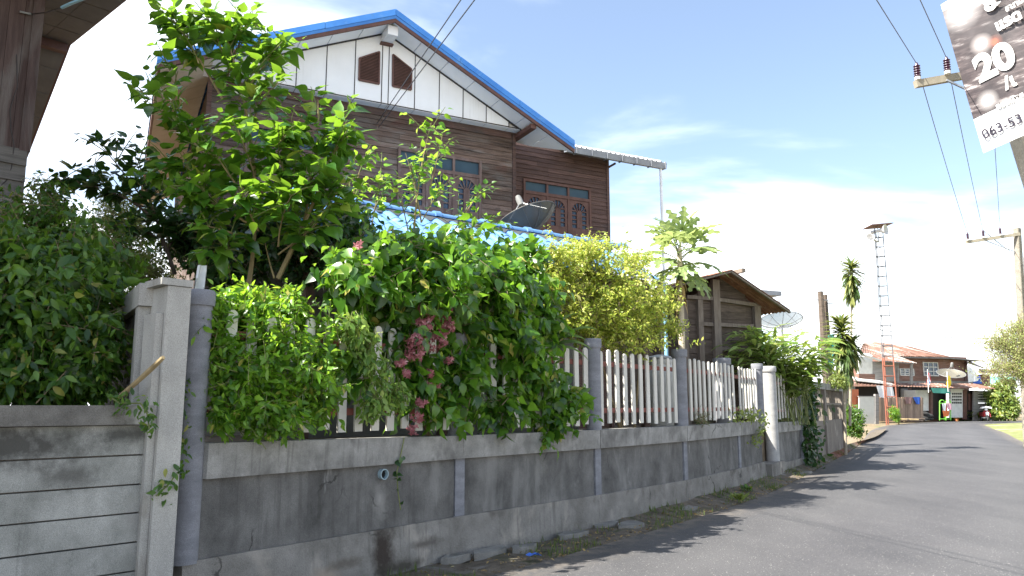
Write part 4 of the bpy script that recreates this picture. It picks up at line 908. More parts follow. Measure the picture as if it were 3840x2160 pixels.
# --- the large-leaved tree: limbs first, then leaves set along every shoot
def big_leaf_tree(name, label, base, limbs, lsize, mat, seed, n_parts, group=None, kind='ovate', gap=.055, trunk=m_trunk, tr_=(.04, .006)):
    rng = np.random.default_rng(seed); rnd = random.Random(seed); t_ = thing(name, label, 'tree', base, group)
    shoots = []
    for (k, x0, y0, x1, y1, Y0, Y1, r0, sub) in limbs:
        a, b_ = aty(k, x0, y0, Y0), aty(k, x1, y1, Y1); L = (b_ - a).length
        pts = bez(a, b_, (rnd.uniform(-.1, .1) * L, rnd.uniform(-.1, .1) * L, .08 * L), 9)
        MB().tube(pts, [r0 * (1 - .75 * q / 8) for q in range(9)], 6).build('limb', trunk, t_, True)
        shoots.append((pts[3:], 1.0))
        for q in range(sub):
            i = rnd.randint(2, 7); s0_ = pts[i]; dv = (pts[i + 1] - pts[i]).normalized() if i < 8 else (pts[i] - pts[i - 1]).normalized()
            v_ = (dv * .6 + V3((rnd.gauss(0, .6), rnd.gauss(0, .45), rnd.gauss(.25, .45)))).normalized(); l_ = rnd.uniform(.25, .6) * min(1.2, .5 + L * .35)
            sp_ = bez(s0_, s0_ + v_ * l_, V3((0, 0, .04)), 5); shoots.append((sp_, .95)); MB().tube(sp_, [.008, .007, .006, .005, .003], 4).build('shoot', m_twigg, t_)
    P_, D_, N_, S_ = [], [], [], []
    for pts, sc_ in shoots:
        ln = [(pts[i + 1] - pts[i]).length for i in range(len(pts) - 1)]; tot = sum(ln); x = rnd.uniform(0, gap); sgn = 1
        while x < tot:
            i, y = 0, x
            while i < len(ln) - 1 and y > ln[i]: y -= ln[i]; i += 1
            T = (pts[i + 1] - pts[i]).normalized(); p = pts[i] + T * y
            sd = T.cross(V3((rnd.gauss(0, .5), rnd.gauss(0, .5), 1))).normalized() * sgn; sgn = -sgn
            dv = (sd * .85 + T * .45 + V3((rnd.gauss(0, .25), rnd.gauss(0, .25), -.22 + rnd.gauss(0, .25)))).normalized()
            ft = x / tot; s_ = lsize * sc_ * rnd.uniform(.65, 1.15) * (1.0 - .45 * ft ** 3)
            P_.append(p + dv * .05); D_.append(dv); N_.append(V3((rnd.gauss(-.15, .45), rnd.gauss(-.25, .45), .85)).normalized()); S_.append(s_)
            x += gap * rnd.uniform(.7, 1.4)
    P_, D_, N_, S_ = np.array(P_), np.array(D_), np.array(N_), np.array(S_)
    # the leaves that stand nearest the viewer are single parts, the rest one mass
    order = np.argsort(P_[:, 1] - S_ * 2); near_, rest = order[:n_parts], order[n_parts:]
    me = leaf_mesh('leaf', mat, kind, np.zeros((1, 3)), np.array([[0, 1., 0]]), np.array([[0, 0, 1.]]), np.ones(1), (0, 0, 0))
    for i in near_:
        Y = unit(D_[i]); X = unit(np.cross(Y, N_[i])); Z = np.cross(X, Y)
        M_ = Matrix(((X[0], Y[0], Z[0], 0), (X[1], Y[1], Z[1], 0), (X[2], Y[2], Z[2], 0), (0, 0, 0, 1)))
        lf = link('leaf', me, t_); lf.matrix_local = Matrix.Translation(V3(P_[i]) - V3(base)) @ M_ @ Matrix.Diagonal((S_[i], S_[i], S_[i], 1))
    if len(rest):
        o = link('foliage', leaf_mesh('foliage', mat, kind, P_[rest], D_[rest], N_[rest], S_[rest], base), t_); o['kind'] = 'stuff'
    return t_
tb = aty('d', 640, 705, 8.4); tb.z = 1.2
LB = [('d', 625, 720, 645, 480, 8.4, 8.4, .032, 5), ('d', 700, 700, 860, 330, 8.5, 8.3, .03, 8), ('d', 645, 520, 560, 70, 8.4, 8.1, .026, 12), ('d', 640, 560, 430, 300, 8.4, 8.2, .022, 10),
      ('d', 560, 250, 430, 40, 8.3, 8.0, .015, 9), ('d', 570, 200, 640, 20, 8.3, 8.2, .014, 7), ('d', 600, 250, 715, 90, 8.3, 8.2, .013, 8), ('d', 570, 160, 500, 5, 8.2, 8.0, .012, 7),
      ('d', 650, 500, 760, 290, 8.4, 8.1, .017, 9), ('d', 640, 540, 520, 360, 8.4, 8.0, .017, 9), ('d', 740, 560, 690, 380, 8.4, 8.0, .015, 8), ('d', 760, 580, 800, 250, 8.4, 8.2, .015, 9),
      ('d', 560, 430, 330, 215, 8.3, 8.2, .012, 6), ('d', 620, 560, 430, 470, 8.3, 7.9, .014, 7), ('d', 620, 600, 470, 560, 8.3, 7.9, .013, 6), ('d', 650, 580, 610, 470, 8.3, 7.8, .012, 6),
      ('d', 760, 600, 900, 440, 8.4, 8.3, .014, 8), ('d', 700, 620, 740, 480, 8.3, 7.9, .012, 7), ('d', 640, 300, 700, 210, 8.3, 8.0, .01, 6), ('d', 480, 380, 400, 440, 8.2, 8.0, .01, 6), ('d', 545, 590, 580, 700, 8.4, 8.3, .012, 0), ('d', 690, 700, 665, 600, 8.5, 8.5, .012, 0), ('d', 455, 260, 420, 150, 8.1, 8.0, .009, 5), ('d', 500, 160, 460, 75, 8.1, 8.0, .009, 6), ('d', 600, 620, 520, 640, 8.3, 8.0, .01, 6), ('d', 700, 640, 800, 560, 8.4, 8.1, .012, 8), ('d', 640, 440, 600, 330, 8.3, 7.9, .01, 7), ('d', 660, 420, 720, 330, 8.3, 7.9, .01, 7), ('d', 560, 520, 440, 400, 8.3, 8.0, .01, 7), ('d', 580, 560, 500, 470, 8.3, 7.9, .01, 7), ('d', 720, 540, 800, 430, 8.3, 8.0, .01, 7), ('d', 820, 420, 890, 330, 8.3, 8.2, .01, 6)]
big_leaf_tree('mulberry_tree', 'tall glossy large leaved tree rising behind the picket fence', tb, LB, .25, L_mulb, 5, 295, gap=.054)
tb2 = aty('d', 420, 690, 10.0); tb2.z = 1.2
LB2 = [('d', 440, 690, 380, 520, 10, 9.8, .03, 4), ('d', 400, 560, 170, 420, 9.9, 9.7, .02, 10), ('d', 380, 530, 235, 345, 9.9, 9.7, .016, 6), ('d', 390, 540, 340, 400, 9.9, 9.7, .015, 9), ('d', 360, 520, 130, 440, 9.8, 9.6, .014, 8), ('d', 400, 600, 290, 560, 9.9, 9.7, .014, 8), ('d', 410, 620, 370, 480, 10, 9.7, .014, 8), ('d', 420, 640, 480, 520, 10, 9.8, .014, 7)]
big_leaf_tree('garden_tree', 'branching tree with shade put into its leaf colour against the white sky beside the neighbour house', tb2, LB2, .22, L_dark, 9, 60, trunk=m_darkbark, gap=.05)  # leaves seen from beneath; their shade is put into the dark colour
tb3 = aty('d', 1060, 640, 10.2); tb3.z = 1.2
LB3 = [('d', 1040, 600, 1085, 310, 10.2, 10.2, .016, 7), ('d', 1060, 560, 1020, 385, 10.2, 10.1, .012, 4), ('d', 1080, 480, 1115, 330, 10.2, 10.1, .009, 4), ('d', 1130, 600, 1210, 480, 10.2, 10.3, .012, 6), ('d', 1060, 560, 1110, 470, 10.2, 10.0, .009, 5), ('d', 930, 590, 960, 440, 10.2, 10.1, .012, 7), ('d', 1160, 580, 1250, 560, 10.2, 10.3, .01, 5), ('d', 1030, 600, 1000, 470, 10.2, 10.1, .01, 5), ('d', 880, 560, 930, 370, 10, 9.9, .012, 8), ('d', 840, 600, 900, 480, 10, 9.8, .012, 8)]
big_leaf_tree('mulberry_sapling', 'thin pale stemmed sapling with leafy shoots in front of the house window', tb3, LB3, .15, L_shrub, 13, 70, gap=.06)

# --- masses of foliage
gb = aty('d', 140, 980, 6.6); gb.z = 1.2
plant('vine_hedge', 'dense dark green vine hedge spilling over the plank wall', 'hedge', gb, [blob('d', 90, 800, 6.35, 190, 200, .55), blob('d', 200, 720, 6.9, 120, 140, .5), blob('d', 40, 680, 6.6, 130, 110, .6), blob('d', 230, 900, 6.3, 70, 110, .35), blob('d', 30, 940, 6.0, 110, 80, .35), blob('d', 150, 960, 6.2, 110, 60, .3), blob('d', -170, 820, 5.9, 150, 190, .45)],
      2500, 7, .26, .12, L_hedge, 'elliptic', 21, up=-.15, droop=.8, shell=.5, flat=.35, twig_every=4)
plant('feathery_bush', 'sunlit feathery bush beside the neighbour house boards', 'bush', (gb.x + .4, gb.y + 2.4, 1.2), [blob('d', 110, 590, 8.6, 110, 90, .6), blob('d', 230, 640, 9.0, 110, 70, .6), blob('d', 130, 510, 9, 40, 50, .4)], 900, 9, .3, .085, L_hedge, 'elliptic', 22, up=.3, shell=.5)
plant('garden_bush', 'yellowish bush in hard sunlight in the gap behind the square post', 'bush', (gb.x + .8, gb.y + 5, 1.2), [blob('d', 330, 620, 12, 90, 110, .8), blob('d', 300, 540, 12.4, 60, 60, .6), blob('d', 370, 690, 11.5, 70, 60, .6), blob('d', 270, 690, 10.8, 80, 50, .6)], 1000, 8, .32, .075, L_back, 'small', 23)
plant('pepper_shrub', 'bright green leafy shrub pushing through the picket fence', 'shrub', aty('d', 660, 1080, yw(660) + .3), [wb_(640, 830, .12, 130, 110, .3), wb_(600, 950, -.12, 95, 120, .22), wb_(700, 950, -.1, 110, 120, .22), wb_(790, 900, .0, 70, 110, .24), wb_(570, 1050, -.15, 70, 50, .16), wb_(680, 1050, -.15, 100, 55, .18), wb_(800, 1000, -.1, 55, 80, .18), wb_(600, 770, .2, 90, 55, .3), wb_(710, 770, .2, 70, 50, .3), wb_(540, 850, .0, 40, 110, .2)],
      1000, 8, .2, .098, L_shrub, 'elliptic', 24, up=.25, shell=.3, stem_mat=m_twigg, stems=[stemto(aty('d', 640, 1090, yw(640) + .3), 'd', 640, 820, yw(640) + .1, .02, .008), stemto(aty('d', 740, 1080, yw(740) + .3), 'd', 740, 850, yw(740), .02, .008)])
cb_ = aty('d', 1150, 1050, yw(1150) + .5); cb_.z = 1.2
creeper_blobs = [wb_(1060, 720, .0, 190, 100, .6), wb_(1000, 640, .5, 150, 60, .6), wb_(1220, 705, .05, 150, 95, .65), wb_(1130, 630, .6, 110, 48, .4), wb_(1290, 650, .5, 90, 45, .4), wb_(1270, 850, -.05, 120, 130, .35), wb_(980, 860, .12, 100, 110, .26), wb_(1130, 940, .1, 130, 120, .22), wb_(1340, 960, -.1, 90, 120, .25), wb_(1400, 1030, -.2, 65, 70, .18), wb_(900, 710, .05, 90, 85, .5), wb_(1362, 1110, -.2, 20, 42, .06), wb_(1250, 1030, -.15, 90, 50, .16), wb_(880, 930, .0, 50, 90, .15), wb_(1130, 830, .15, 150, 80, .26), wb_(1330, 780, .2, 90, 90, .35), wb_(1440, 1000, -.2, 35, 40, .1), wb_(1030, 960, .0, 70, 100, .2), wb_(1085, 1010, -.05, 60, 60, .15), wb_(1149, 960, -.2, 55, 110, .1), wb_(960, 760, .3, 120, 90, .35), wb_(1300, 690, .5, 110, 70, .4)]
plant('flowering_creeper', 'huge dark green creeper with pink flowers tumbling over the fence', 'creeper', cb_, creeper_blobs, 1850, 7, .36, .175, L_creep, 'ovate', 25, up=-.2, droop=.7, shell=.35, flat=.4, twig_every=3,
      stems=[stemto(cb_, 'd', 1060, 720, 9.1, .04, .015, (.2, 0, .1)), stemto(cb_, 'd', 1250, 750, 9.9, .035, .012), stemto(cb_ + V3((-.3, 0, 0)), 'd', 900, 690, 9.4, .03, .01, (0, 0, .2))])
creeper = [o for o in bpy.data.objects if o.name == 'flowering_creeper'][0]
plant('shade_bush', 'deep green bush in the shade beneath the large leaved tree', 'bush', aty('d', 740, 720, 9.8), [blob('d', 600, 610, 10.2, 130, 90, .5), blob('d', 760, 620, 10, 130, 90, .5), blob('d', 880, 640, 9.8, 90, 110, .4), blob('d', 470, 600, 10.4, 60, 80, .4), blob('d', 560, 690, 10, 90, 40, .4), blob('d', 680, 560, 10.2, 160, 60, .4), blob('d', 860, 560, 10.2, 80, 50, .3)], 1200, 7, .3, .12, L_dark, 'ovate', 26, up=.1)
db = aty('d', 1560, 900, 12.9); db.z = 1.2
plant('golden_shrub', 'yellow green small leaved shrub behind the picket fence', 'shrub', db, [blob('d', 1530, 720, 12.5, 130, 100, .8), blob('d', 1450, 650, 12.3, 100, 50, .6), blob('d', 1610, 800, 12.9, 90, 80, .6), blob('d', 1500, 810, 12.4, 100, 80, .6), blob('d', 1480, 622, 12.4, 80, 36, .4), blob('d', 1390, 640, 11.8, 60, 35, .35), blob('d', 1670, 760, 13.2, 45, 60, .3), blob('d', 1400, 700, 11.9, 80, 70, .5), blob('d', 1690, 830, 13.4, 35, 30, .2), blob('d', 1560, 850, 12.3, 110, 50, .4), blob('d', 1420, 780, 11.8, 80, 70, .4), blob('d', 1590, 650, 13, 50, 40, .4)],
      2300, 9, .26, .08, L_dura, 'small', 27, up=.35, shell=.25, flat=.5, twig_every=3, stems=[stemto(db, 'd', 1530, 730, 12.5, .03, .01), stemto(db + V3((.2, 0, 0)), 'd', 1620, 780, 12.9, .025, .008), stemto(db, 'd', 1450, 680, 12.3, .025, .008)])
# pale hanging sprays in front of the pickets
plant('pale_vine', 'pale leafy vine spray hanging in front of the pickets by the pink flowers', 'vine', aty('d', 940, 900, yw(940) - .2), [wb_(920, 870, -.28, 30, 60, .08), wb_(945, 960, -.28, 36, 60, .08), wb_(985, 990, -.3, 40, 40, .08), wb_(885, 830, -.25, 40, 40, .08), wb_(940, 1020, -.28, 30, 30, .06)], 130, 8, .2, .1, L_vari, 'elliptic', 28, up=-.6, droop=.7, twig_every=1, stem_mat=m_twigg)
# pink flower bunches of the creeper
m_pink = LEAF('petal_pink', [(.24, .06, .075), (.36, .11, .13), (.48, .2, .22), (.62, .38, .38)], (.5, .2, .22), rough=.6, tr=.3)
rng = np.random.default_rng(77)
for (u, v, Y, ru, rv, nfl) in ((1068, 790, 8.72, 20, 24, 20), (1060, 825, 8.7, 22, 24, 24), (1112, 780, 8.72, 22, 26, 26), (1118, 820, 8.72, 24, 24, 28), (1100, 855, 8.72, 26, 24, 28), (1040, 860, 8.66, 22, 22, 22), (1045, 890, 8.66, 24, 18, 24), (1078, 870, 8.7, 16, 14, 12), (1082, 940, 8.74, 12, 10, 8), (1010, 915, 8.6, 14, 9, 9), (1095, 965, 8.74, 18, 10, 9), (1055, 1015, 8.66, 16, 8, 8), (1050, 1050, 8.66, 14, 10, 8), (1040, 1080, 8.6, 12, 10, 7), (905, 618, 8.9, 12, 8, 4), (1130, 905, 8.8, 16, 10, 8), (1020, 940, 8.6, 10, 8, 5)):
    Y = yw(u) - .36; c, r = blob('d', u, v, Y, ru * 1.2, rv * 1.2, .08); nfl = int(nfl * 1.25); n_ = nfl * 5; cen = c + unit(rng.normal(size=(nfl, 3))) * r * rng.random((nfl, 1)) ** .4
    ax = unit(cen - c + np.array([0, -.12, -.03]) + rng.normal(size=(nfl, 3)) * .03); X = unit(np.cross(ax, rng.normal(size=(nfl, 3)))); Y_ = np.cross(ax, X)
    an = (np.arange(5) * 2 * math.pi / 5)[None, :, None]; d = (X[:, None, :] * np.cos(an) + Y_[:, None, :] * np.sin(an) + ax[:, None, :] * .25).reshape(-1, 3)
    o = link('flower_bunch', leaf_mesh('flower_bunch', m_pink, 'elliptic', np.repeat(cen, 5, 0), d, np.repeat(ax, 5, 0), np.full(n_, .034) * (.8 + .5 * rng.random(n_)), cb_), creeper); o['kind'] = 'stuff'
# broad banana-like leaves by the pillar, each its own part
def broad_leaf(name, base, tip, w, sag, mat, parent, seg_=10, notch=0):
    base, tip = V3(base), V3(tip); pts = bez(base, tip, (0, 0, sag), seg_); mb = MB()
    for k, p in enumerate(pts):
        q = k / (seg_ - 1); T = (pts[min(k + 1, seg_ - 1)] - pts[max(k - 1, 0)]).normalized(); S = T.cross(V3((0, 0, 1))).normalized(); U = S.cross(T)
        ww = w * (math.sin(math.pi * min(1, .06 + .94 * q) ** .75) ** .7) * (1 - .0 * q) if q < 1 else .002
        mb.v += [p - S * ww + U * ww * .3, p, p + S * ww + U * ww * .3]
    for k in range(seg_ - 1):
        a = 3 * k; mb.f += [(a, a + 1, a + 4, a + 3), (a + 1, a + 2, a + 5, a + 4)]
    return mb.build(name, mat, parent, True)
L_banana = LEAF('leaf_broad', [(.05, .13, .03), (.09, .2, .045), (.12, .24, .06)], (.4, .6, .12), rough=.4, tr=.35)
hl = aty('d', 1350, 1000, yw(1350) + .3); hl.z = 1.2
hel = thing('heliconia', 'broad paddle leaved plant arching over the fence beside the cement pillar', 'plant', hl)
for (x, y, Y, w_) in ((1502, 830, 10.7, .13), (1492, 882, 10.4, .14), (1482, 908, 10.3, .12), (1455, 790, 10.7, .12), (1330, 760, 10.0, .12), (1375, 775, 10.1, .13), (1300, 800, 9.9, .11), (1478, 858, 10.5, .12), (1420, 800, 10.2, .12)):
    tp_ = aty('d', x, y, Y); b0 = hl + V3((random.uniform(-.1, .1), random.uniform(-.1, .1), 1.1)); MB().tube([hl, b0], [.03, .015], 6).build('stalk', m_twigg, hel); broad_leaf('leaf', b0, tp_, w_, .35, L_banana, hel)
# climbers on pillar, pipe and walls
def climber(label, pts, n, size, mat, kind, seed, spread_=.05, cat='vine', group=None):
    rng = np.random.default_rng(seed); pts = [V3(p) for p in pts]; t_ = thing('climbing_vine', label, cat, pts[-1], group)
    MB().tube(pts, .006, 5).build('stem', m_twigg, t_)
    A = np.array([list(p) for p in pts]); L = len(pts) - 1; q = rng.random(n) * L; i = np.minimum(q.astype(int), L - 1); f = (q - i)[:, None]
    pos = A[i] * (1 - f) + A[i + 1] * f + rng.normal(size=(n, 3)) * spread_; d = unit(rng.normal(size=(n, 3)) * .6 + np.array([0, -.3, -.5])); nrm = unit(rng.normal(size=(n, 3)) * .5 + np.array([.4, -.7, .4]))
    o = link('foliage', leaf_mesh('foliage', mat, kind, pos, d, nrm, size * (.6 + .7 * rng.random(n)), pts[-1]), t_); o['kind'] = 'stuff'; return t_
climber('small green vine trailing between the square post and the round pillar', [aty('3', x, y, Y) for x, y, Y in ((850, 500, 6.35), (830, 700, 6.25), (845, 830, 6.2), (840, 940, 6.15), (800, 1010, 6.0), (730, 1075, 5.95))], 150, .06, L_hedge, 'elliptic', 31, .045)
climber('leafy vine tip creeping over the mossy coping of the plank wall', [aty('3', x, y, Y) for x, y, Y in ((500, 600, 5.7), (560, 640, 5.72), (660, 640, 5.8), (690, 690, 5.8), (700, 760, 5.78))], 90, .06, L_hedge, 'elliptic', 32, .035)
climber('thin creeper strand hanging beside the drain pipe', [fr0.at('4', x, y, .13) for x, y in ((395, 800), (375, 900), (360, 960), (365, 1050), (378, 1140))], 11, .075, L_dark, 'ovate', 33, .02)
climber('dense dark vine covering the end of the boundary wall', [aty('5', x, y, Y) for x, y, Y in ((1180, 880, 21.3), (1200, 1000, 21.3), (1205, 1120, 21.2), (1215, 1240, 21.1), (1220, 1350, 21.0))], 520, .17, L_dark, 'ovate', 34, .15)
climber('dry yellowing vine hanging over the coping below the narrow picket panel', [aty('5', x, y, Y) for x, y, Y in ((800, 1110, 15.5), (850, 1085, 16.2), (900, 1100, 16.6), (960, 1110, 17.2), (930, 1200, 16.9), (900, 1250, 16.6))], 260, .09, L_back, 'elliptic', 35, .09)
plant('wall_weed', 'feathery green weed clump on the coping beside the third pillar', 'weed', aty('5', 630, 1160, 13.9), [blob('5', 625, 1110, 13.85, 55, 55, .2)], 60, 9, .2, .06, L_hedge, 'blade', 36, twig_every=2)

# --- papaya: slim trunk, long stalks, deeply cut leaves
py = aty('5', 508, 760, 14.9); py.z = 1.2; pap = thing('papaya_tree', 'papaya tree with pale trunk and lobed leaves beside the barn', 'tree', py)
ptop = aty('5', 503, 190, 14.9)
MB().tube(bez(py, ptop, (.03, 0, 0), 14), [.075 * (1 - .35 * k / 13) + .004 * (k % 2) for k in range(14)], 9).build('trunk', MAT('papaya_bark', (.42, .36, .26), (.6, .53, .4), 9, .85, .3, 50, st=(1, 1, 5)), pap, True)
def palmate(rng_, size):
    mb = MB(); lob = 7
    for q in range(lob):
        an = math.radians(-125 + 250 * q / (lob - 1)); ln = size * (1.0 - .28 * abs(q - 3) / 3); dx, dy = math.sin(an), math.cos(an); w_ = .085 * size
        def pt_(l, s): x = dx * l + dy * s; y = dy * l - dx * s; return V3((x, y, -.32 * (l ** 2) / size + .03 * size))
        prof = [(.0, .03), (.3, .07), (.45, .2), (.52, .08), (.68, .18), (.76, .06), (.9, .1), (1.0, .0)]
        i0 = len(mb.v)
        for l, s in prof: mb.v += [pt_(ln * l - (ln * .05 if s > .1 else 0), -s * size * 1.15), pt_(ln * l, 0) - V3((0, 0, .02 * size)), pt_(ln * l - (ln * .05 if s > .1 else 0), s * size * 1.15)]
        for k in range(len(prof) - 1): a = i0 + 3 * k; mb.f += [(a, a + 1, a + 4, a + 3), (a + 1, a + 2, a + 5, a + 4)]
    return mb
pm = [palmate(None, 1.0).mesh('leaf', L_papaya, sm=False) for _ in range(1)][0]
rr_ = random.Random(4)
for q in range(19):
    lvl = q / 18; an = q * 2.4; el = math.radians(75 - 100 * lvl); ln = .2 + .34 * math.sin(math.pi * (.2 + .6 * lvl))
    st0 = ptop - V3((0, 0, .5 * lvl)); dr = V3((math.cos(an) * math.cos(el), math.sin(an) * math.cos(el), math.sin(el))); e_ = st0 + dr * ln
    MB().tube(bez(st0, e_, (0, 0, .08), 5), [.012, .011, .01, .009, .008], 5).build('leaf_stalk', m_twigg, pap)
    yv = (dr + V3((0, 0, -.35))).normalized(); xv = yv.cross(V3((rr_.gauss(0, .2), rr_.gauss(0, .2), 1))).normalized(); zv = xv.cross(yv); s_ = rr_.uniform(.42, .6)
    lf = link('leaf', pm, pap); M_ = Matrix(((xv.x, yv.x, zv.x, 0), (xv.y, yv.y, zv.y, 0), (xv.z, yv.z, zv.z, 0), (0, 0, 0, 1))); lf.matrix_local = Matrix.Translation(e_ - py) @ M_ @ Matrix.Diagonal((s_, s_, s_, 1))
for q in range(16):
    an = q * 1.9; c = ptop - V3((0, 0, .45 + .045 * q)); broad_leaf('dry_leaf', c, c + V3((math.cos(an) * .13, math.sin(an) * .13, -.33)), .05, .12, MAT('dry_papaya_leaf', (.3, .2, .09), (.45, .33, .17), 8, .9) if q == 0 else bpy.data.materials['dry_papaya_leaf'], pap, 5)
for q in range(5):
    an = q * 1.3 + .4; c = ptop - V3((0, 0, .42 + .05 * q)) + V3((math.cos(an) * .12, math.sin(an) * .12, 0)); MB().lathe([(.008, .1), (.035, .07), (.055, 0), (.04, -.07), (.008, -.1)], c, n=8).build('fruit', PLAIN('papaya_fruit', (.07, .14, .04), .5) if q == 0 else bpy.data.materials['papaya_fruit'], pap, True)

# --- variegated ginger: arching canes with long leaves
def cane_clump(name, label, base, canes, lsize, mat, seed, kind='lance', per=11, asp=1.0, cat='plant'):
    rng = np.random.default_rng(seed); t_ = thing(name, label, cat, base); P_, D_, N_, S_ = [], [], [], []; mb = MB()
    for (k, x, y, Y) in canes:
        tip = aty(k, x, y, Y); b0 = V3(base) + V3((rng.normal() * .35, rng.normal() * .3, 0)); pts = bez(b0, tip, V3((-(tip.x - b0.x) * .35, 0, (tip.z - b0.z) * .35 + .1)), 9); mb.tube(pts, [.012] * 5 + [.009, .007, .005, .004], 4)
        for q in range(per):
            f = .3 + .7 * q / (per - 1); i = min(7, int(f * 8)); p = pts[i].lerp(pts[i + 1], f * 8 - i); T = (pts[i + 1] - pts[i]).normalized(); sd = T.cross(V3((0, 0, 1)) if abs(T.z) < .95 else V3((0, 1, 0))).normalized() * (1 if q % 2 else -1)
            d = (T * .75 + sd * .75 + V3(rng.normal(size=3)) * .18); P_.append(p); D_.append(d); N_.append(V3((0, -.2, 1)) + V3(rng.normal(size=3)) * .25); S_.append(lsize * rng.uniform(.75, 1.15))
    MBo = mb.build('canes', m_twigg, t_); MBo['kind'] = 'stuff'
    o = link('foliage', leaf_mesh('foliage', mat, kind, np.array(P_), np.array(D_), np.array(N_), np.array(S_), base, np.full(len(S_), asp)), t_); o['kind'] = 'stuff'; return t_
L_ging = LEAF('leaf_ginger', [(.07, .15, .025), (.13, .22, .04), (.24, .32, .08), (.42, .45, .16)], (.45, .56, .1), rough=.42, tr=.36)
gg = aty('5', 1080, 900, 20.3); gg.z = 1.2; rr_ = random.Random(8)
cane_clump('variegated_ginger', 'clump of arching striped ginger leaves above the end of the wall', gg, [('5', rr_.uniform(760, 1330), rr_.uniform(640, 860), rr_.uniform(19.4, 21.3)) for _ in range(80)] + [('5', 740, 770, 19.4), ('5', 830, 730, 19.4), ('5', 900, 650, 19.8), ('5', 1000, 640, 20), ('5', 1290, 700, 20.6), ('5', 1330, 790, 20.6)], .52, L_ging, 41, asp=1.25)
# --- dracaenas
L_drac = LEAF('leaf_dracaena', [(.03, .07, .02), (.07, .12, .03), (.26, .28, .08), (.48, .46, .18)], (.4, .45, .1), rough=.42, tr=.3)
def dracaena(label, base, path, heads, seed, lsize=.42):
    rng = np.random.default_rng(seed); t_ = thing('dracaena', label, 'plant', base, group='dracaenas by the old wall'); MB().tube(path, [.05 - .03 * k / (len(path) - 1) for k in range(len(path))], 7).build('stem', MAT('cane_bark', (.26, .22, .16), (.38, .33, .26), 8, .85) if 'cane_bark' not in bpy.data.materials else bpy.data.materials['cane_bark'], t_, True)
    for (p0, p1, n, s) in heads:
        p0, p1 = np.array(p0), np.array(p1); f = np.sort(rng.random(n)); an = rng.random(n) * 6.283; el = -.9 + 1.9 * f ** 2 + rng.normal(size=n) * .2
        d = np.stack([np.cos(an) * np.cos(el), np.sin(an) * np.cos(el), np.sin(el)], 1); pos = p0 + (p1 - p0) * f[:, None]
        o = link('leaf_head', leaf_mesh('leaf_head', L_drac, 'strap', pos, d, np.tile([0, 0, 1.], (n, 1)) + d * -.2, s * (.7 + .5 * rng.random(n)), base, np.full(n, 1.15)), t_); o['kind'] = 'stuff'
    return t_
d0 = aty('5', 1425, 1080, 27.0); d0.z = 1.0
dracaena('tall thin dracaena carrying one tuft high above the old wall', d0, [d0, aty('5', 1438, 700, 27), aty('5', 1440, 560, 27), aty('5', 1437, 330, 27)], [(aty('5', 1440, 440, 27), aty('5', 1436, 285, 27), 260, .55)], 51)
d1 = aty('5', 1405, 1250, 26.0); d1.z = gz(26)
dracaena('leafy dracaena with drooping yellow edged leaves at the end of the old wall', d1, [d1, aty('5', 1400, 1000, 26), aty('5', 1405, 800, 26), aty('5', 1390, 640, 26)], [(aty('5', 1405, 870, 26), aty('5', 1385, 600, 26), 460, .62), (aty('5', 1440, 800, 26.2), aty('5', 1450, 690, 26.2), 150, .5)], 52)
plant('croton_sprig', 'reddish yellow small leaved sprig under the leafy dracaena', 'shrub', aty('5', 1370, 1000, 25.6), [blob('5', 1365, 915, 25.6, 45, 45, .35)], 90, 8, .2, .1, L_back, 'elliptic', 53)
plant('wall_bush', 'deep green bush hugging the road edge past the old wall', 'bush', atg('6', 560, 1250), [blob('6', 560, 1090, 31, 75, 140, .8), blob('6', 600, 1190, 31, 60, 70, .5)], 500, 8, .3, .13, L_hedge, 'small', 54)

plant('wall_shade_bush', 'dark bush growing right behind the barred openings of the old wall', 'bush', fo.pt(2.5, 1.2, -1.0), [(np.array(fo.pt(q, 1.7, -.9)), np.array([.9, .6, .65])) for q in (.5, 2.0, 3.5, 5.0, 6.4)], 420, 7, .3, .16, L_dark, 'ovate', 55, up=.2)
# ================================================================== FAR HOUSE AT THE BEND
fo_ = atg('6', 1450, 1100); FH = Fr((fo_.x, fo_.y), 25); GZ = .43
fh = thing('far_house', 'old brown two storey house with rusty tin roof at the bend', 'house', (fo_.x, fo_.y, GZ))
m_fw = MAT('far_boards', (.12, .06, .045), (.26, .15, .115), 3, .85, .2, 30, st=(.5, .5, 6), vary=.15, big=[((.2, .16, .14), 1.2, .56, (1, 1, 1))])
m_fw2 = MAT('far_grey_boards', (.2, .19, .18), (.33, .31, .29), 3, .85, st=(.5, .5, 5), vary=.1)
m_tin = MAT('far_tin', (.15, .078, .056), (.25, .145, .11), 2, .7, metal=.1, st=(1, 1, 1), big=[((.45, .41, .38), .9, .5, (.5, 2.5, 1)), ((.18, .08, .06), 1.5, .62, (1, 1, 1))], vary=.14)
m_tin2 = MAT('dark_tin', (.13, .115, .11), (.24, .22, .21), 3, .7)
m_cream = MAT('far_white', (.55, .54, .5), (.7, .69, .65), 3, .8, big=[((.4, .38, .34), 2, .62, (1, 1, 1))])
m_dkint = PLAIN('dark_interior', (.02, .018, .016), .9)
def R6(name, x0, y0, x1, y1, o0, o1, mat, parent, k='6', fr=FH):
    a, b_ = fr.px(k, x0, y1, o1), fr.px(k, x1, y0, o1); a2, b2 = fr.px(k, x0, y0, o1), fr.px(k, x1, y1, o1)
    P = fr.pt; return MB().hexa([P(a[0], a[1], o1), P(b2[0], b2[1], o1), P(b2[0], b2[1], o0), P(a[0], a[1], o0)], [P(a2[0], a2[1], o1), P(b_[0], b_[1], o1), P(b_[0], b_[1], o0), P(a2[0], a2[1], o0)]).build(name, mat, parent)
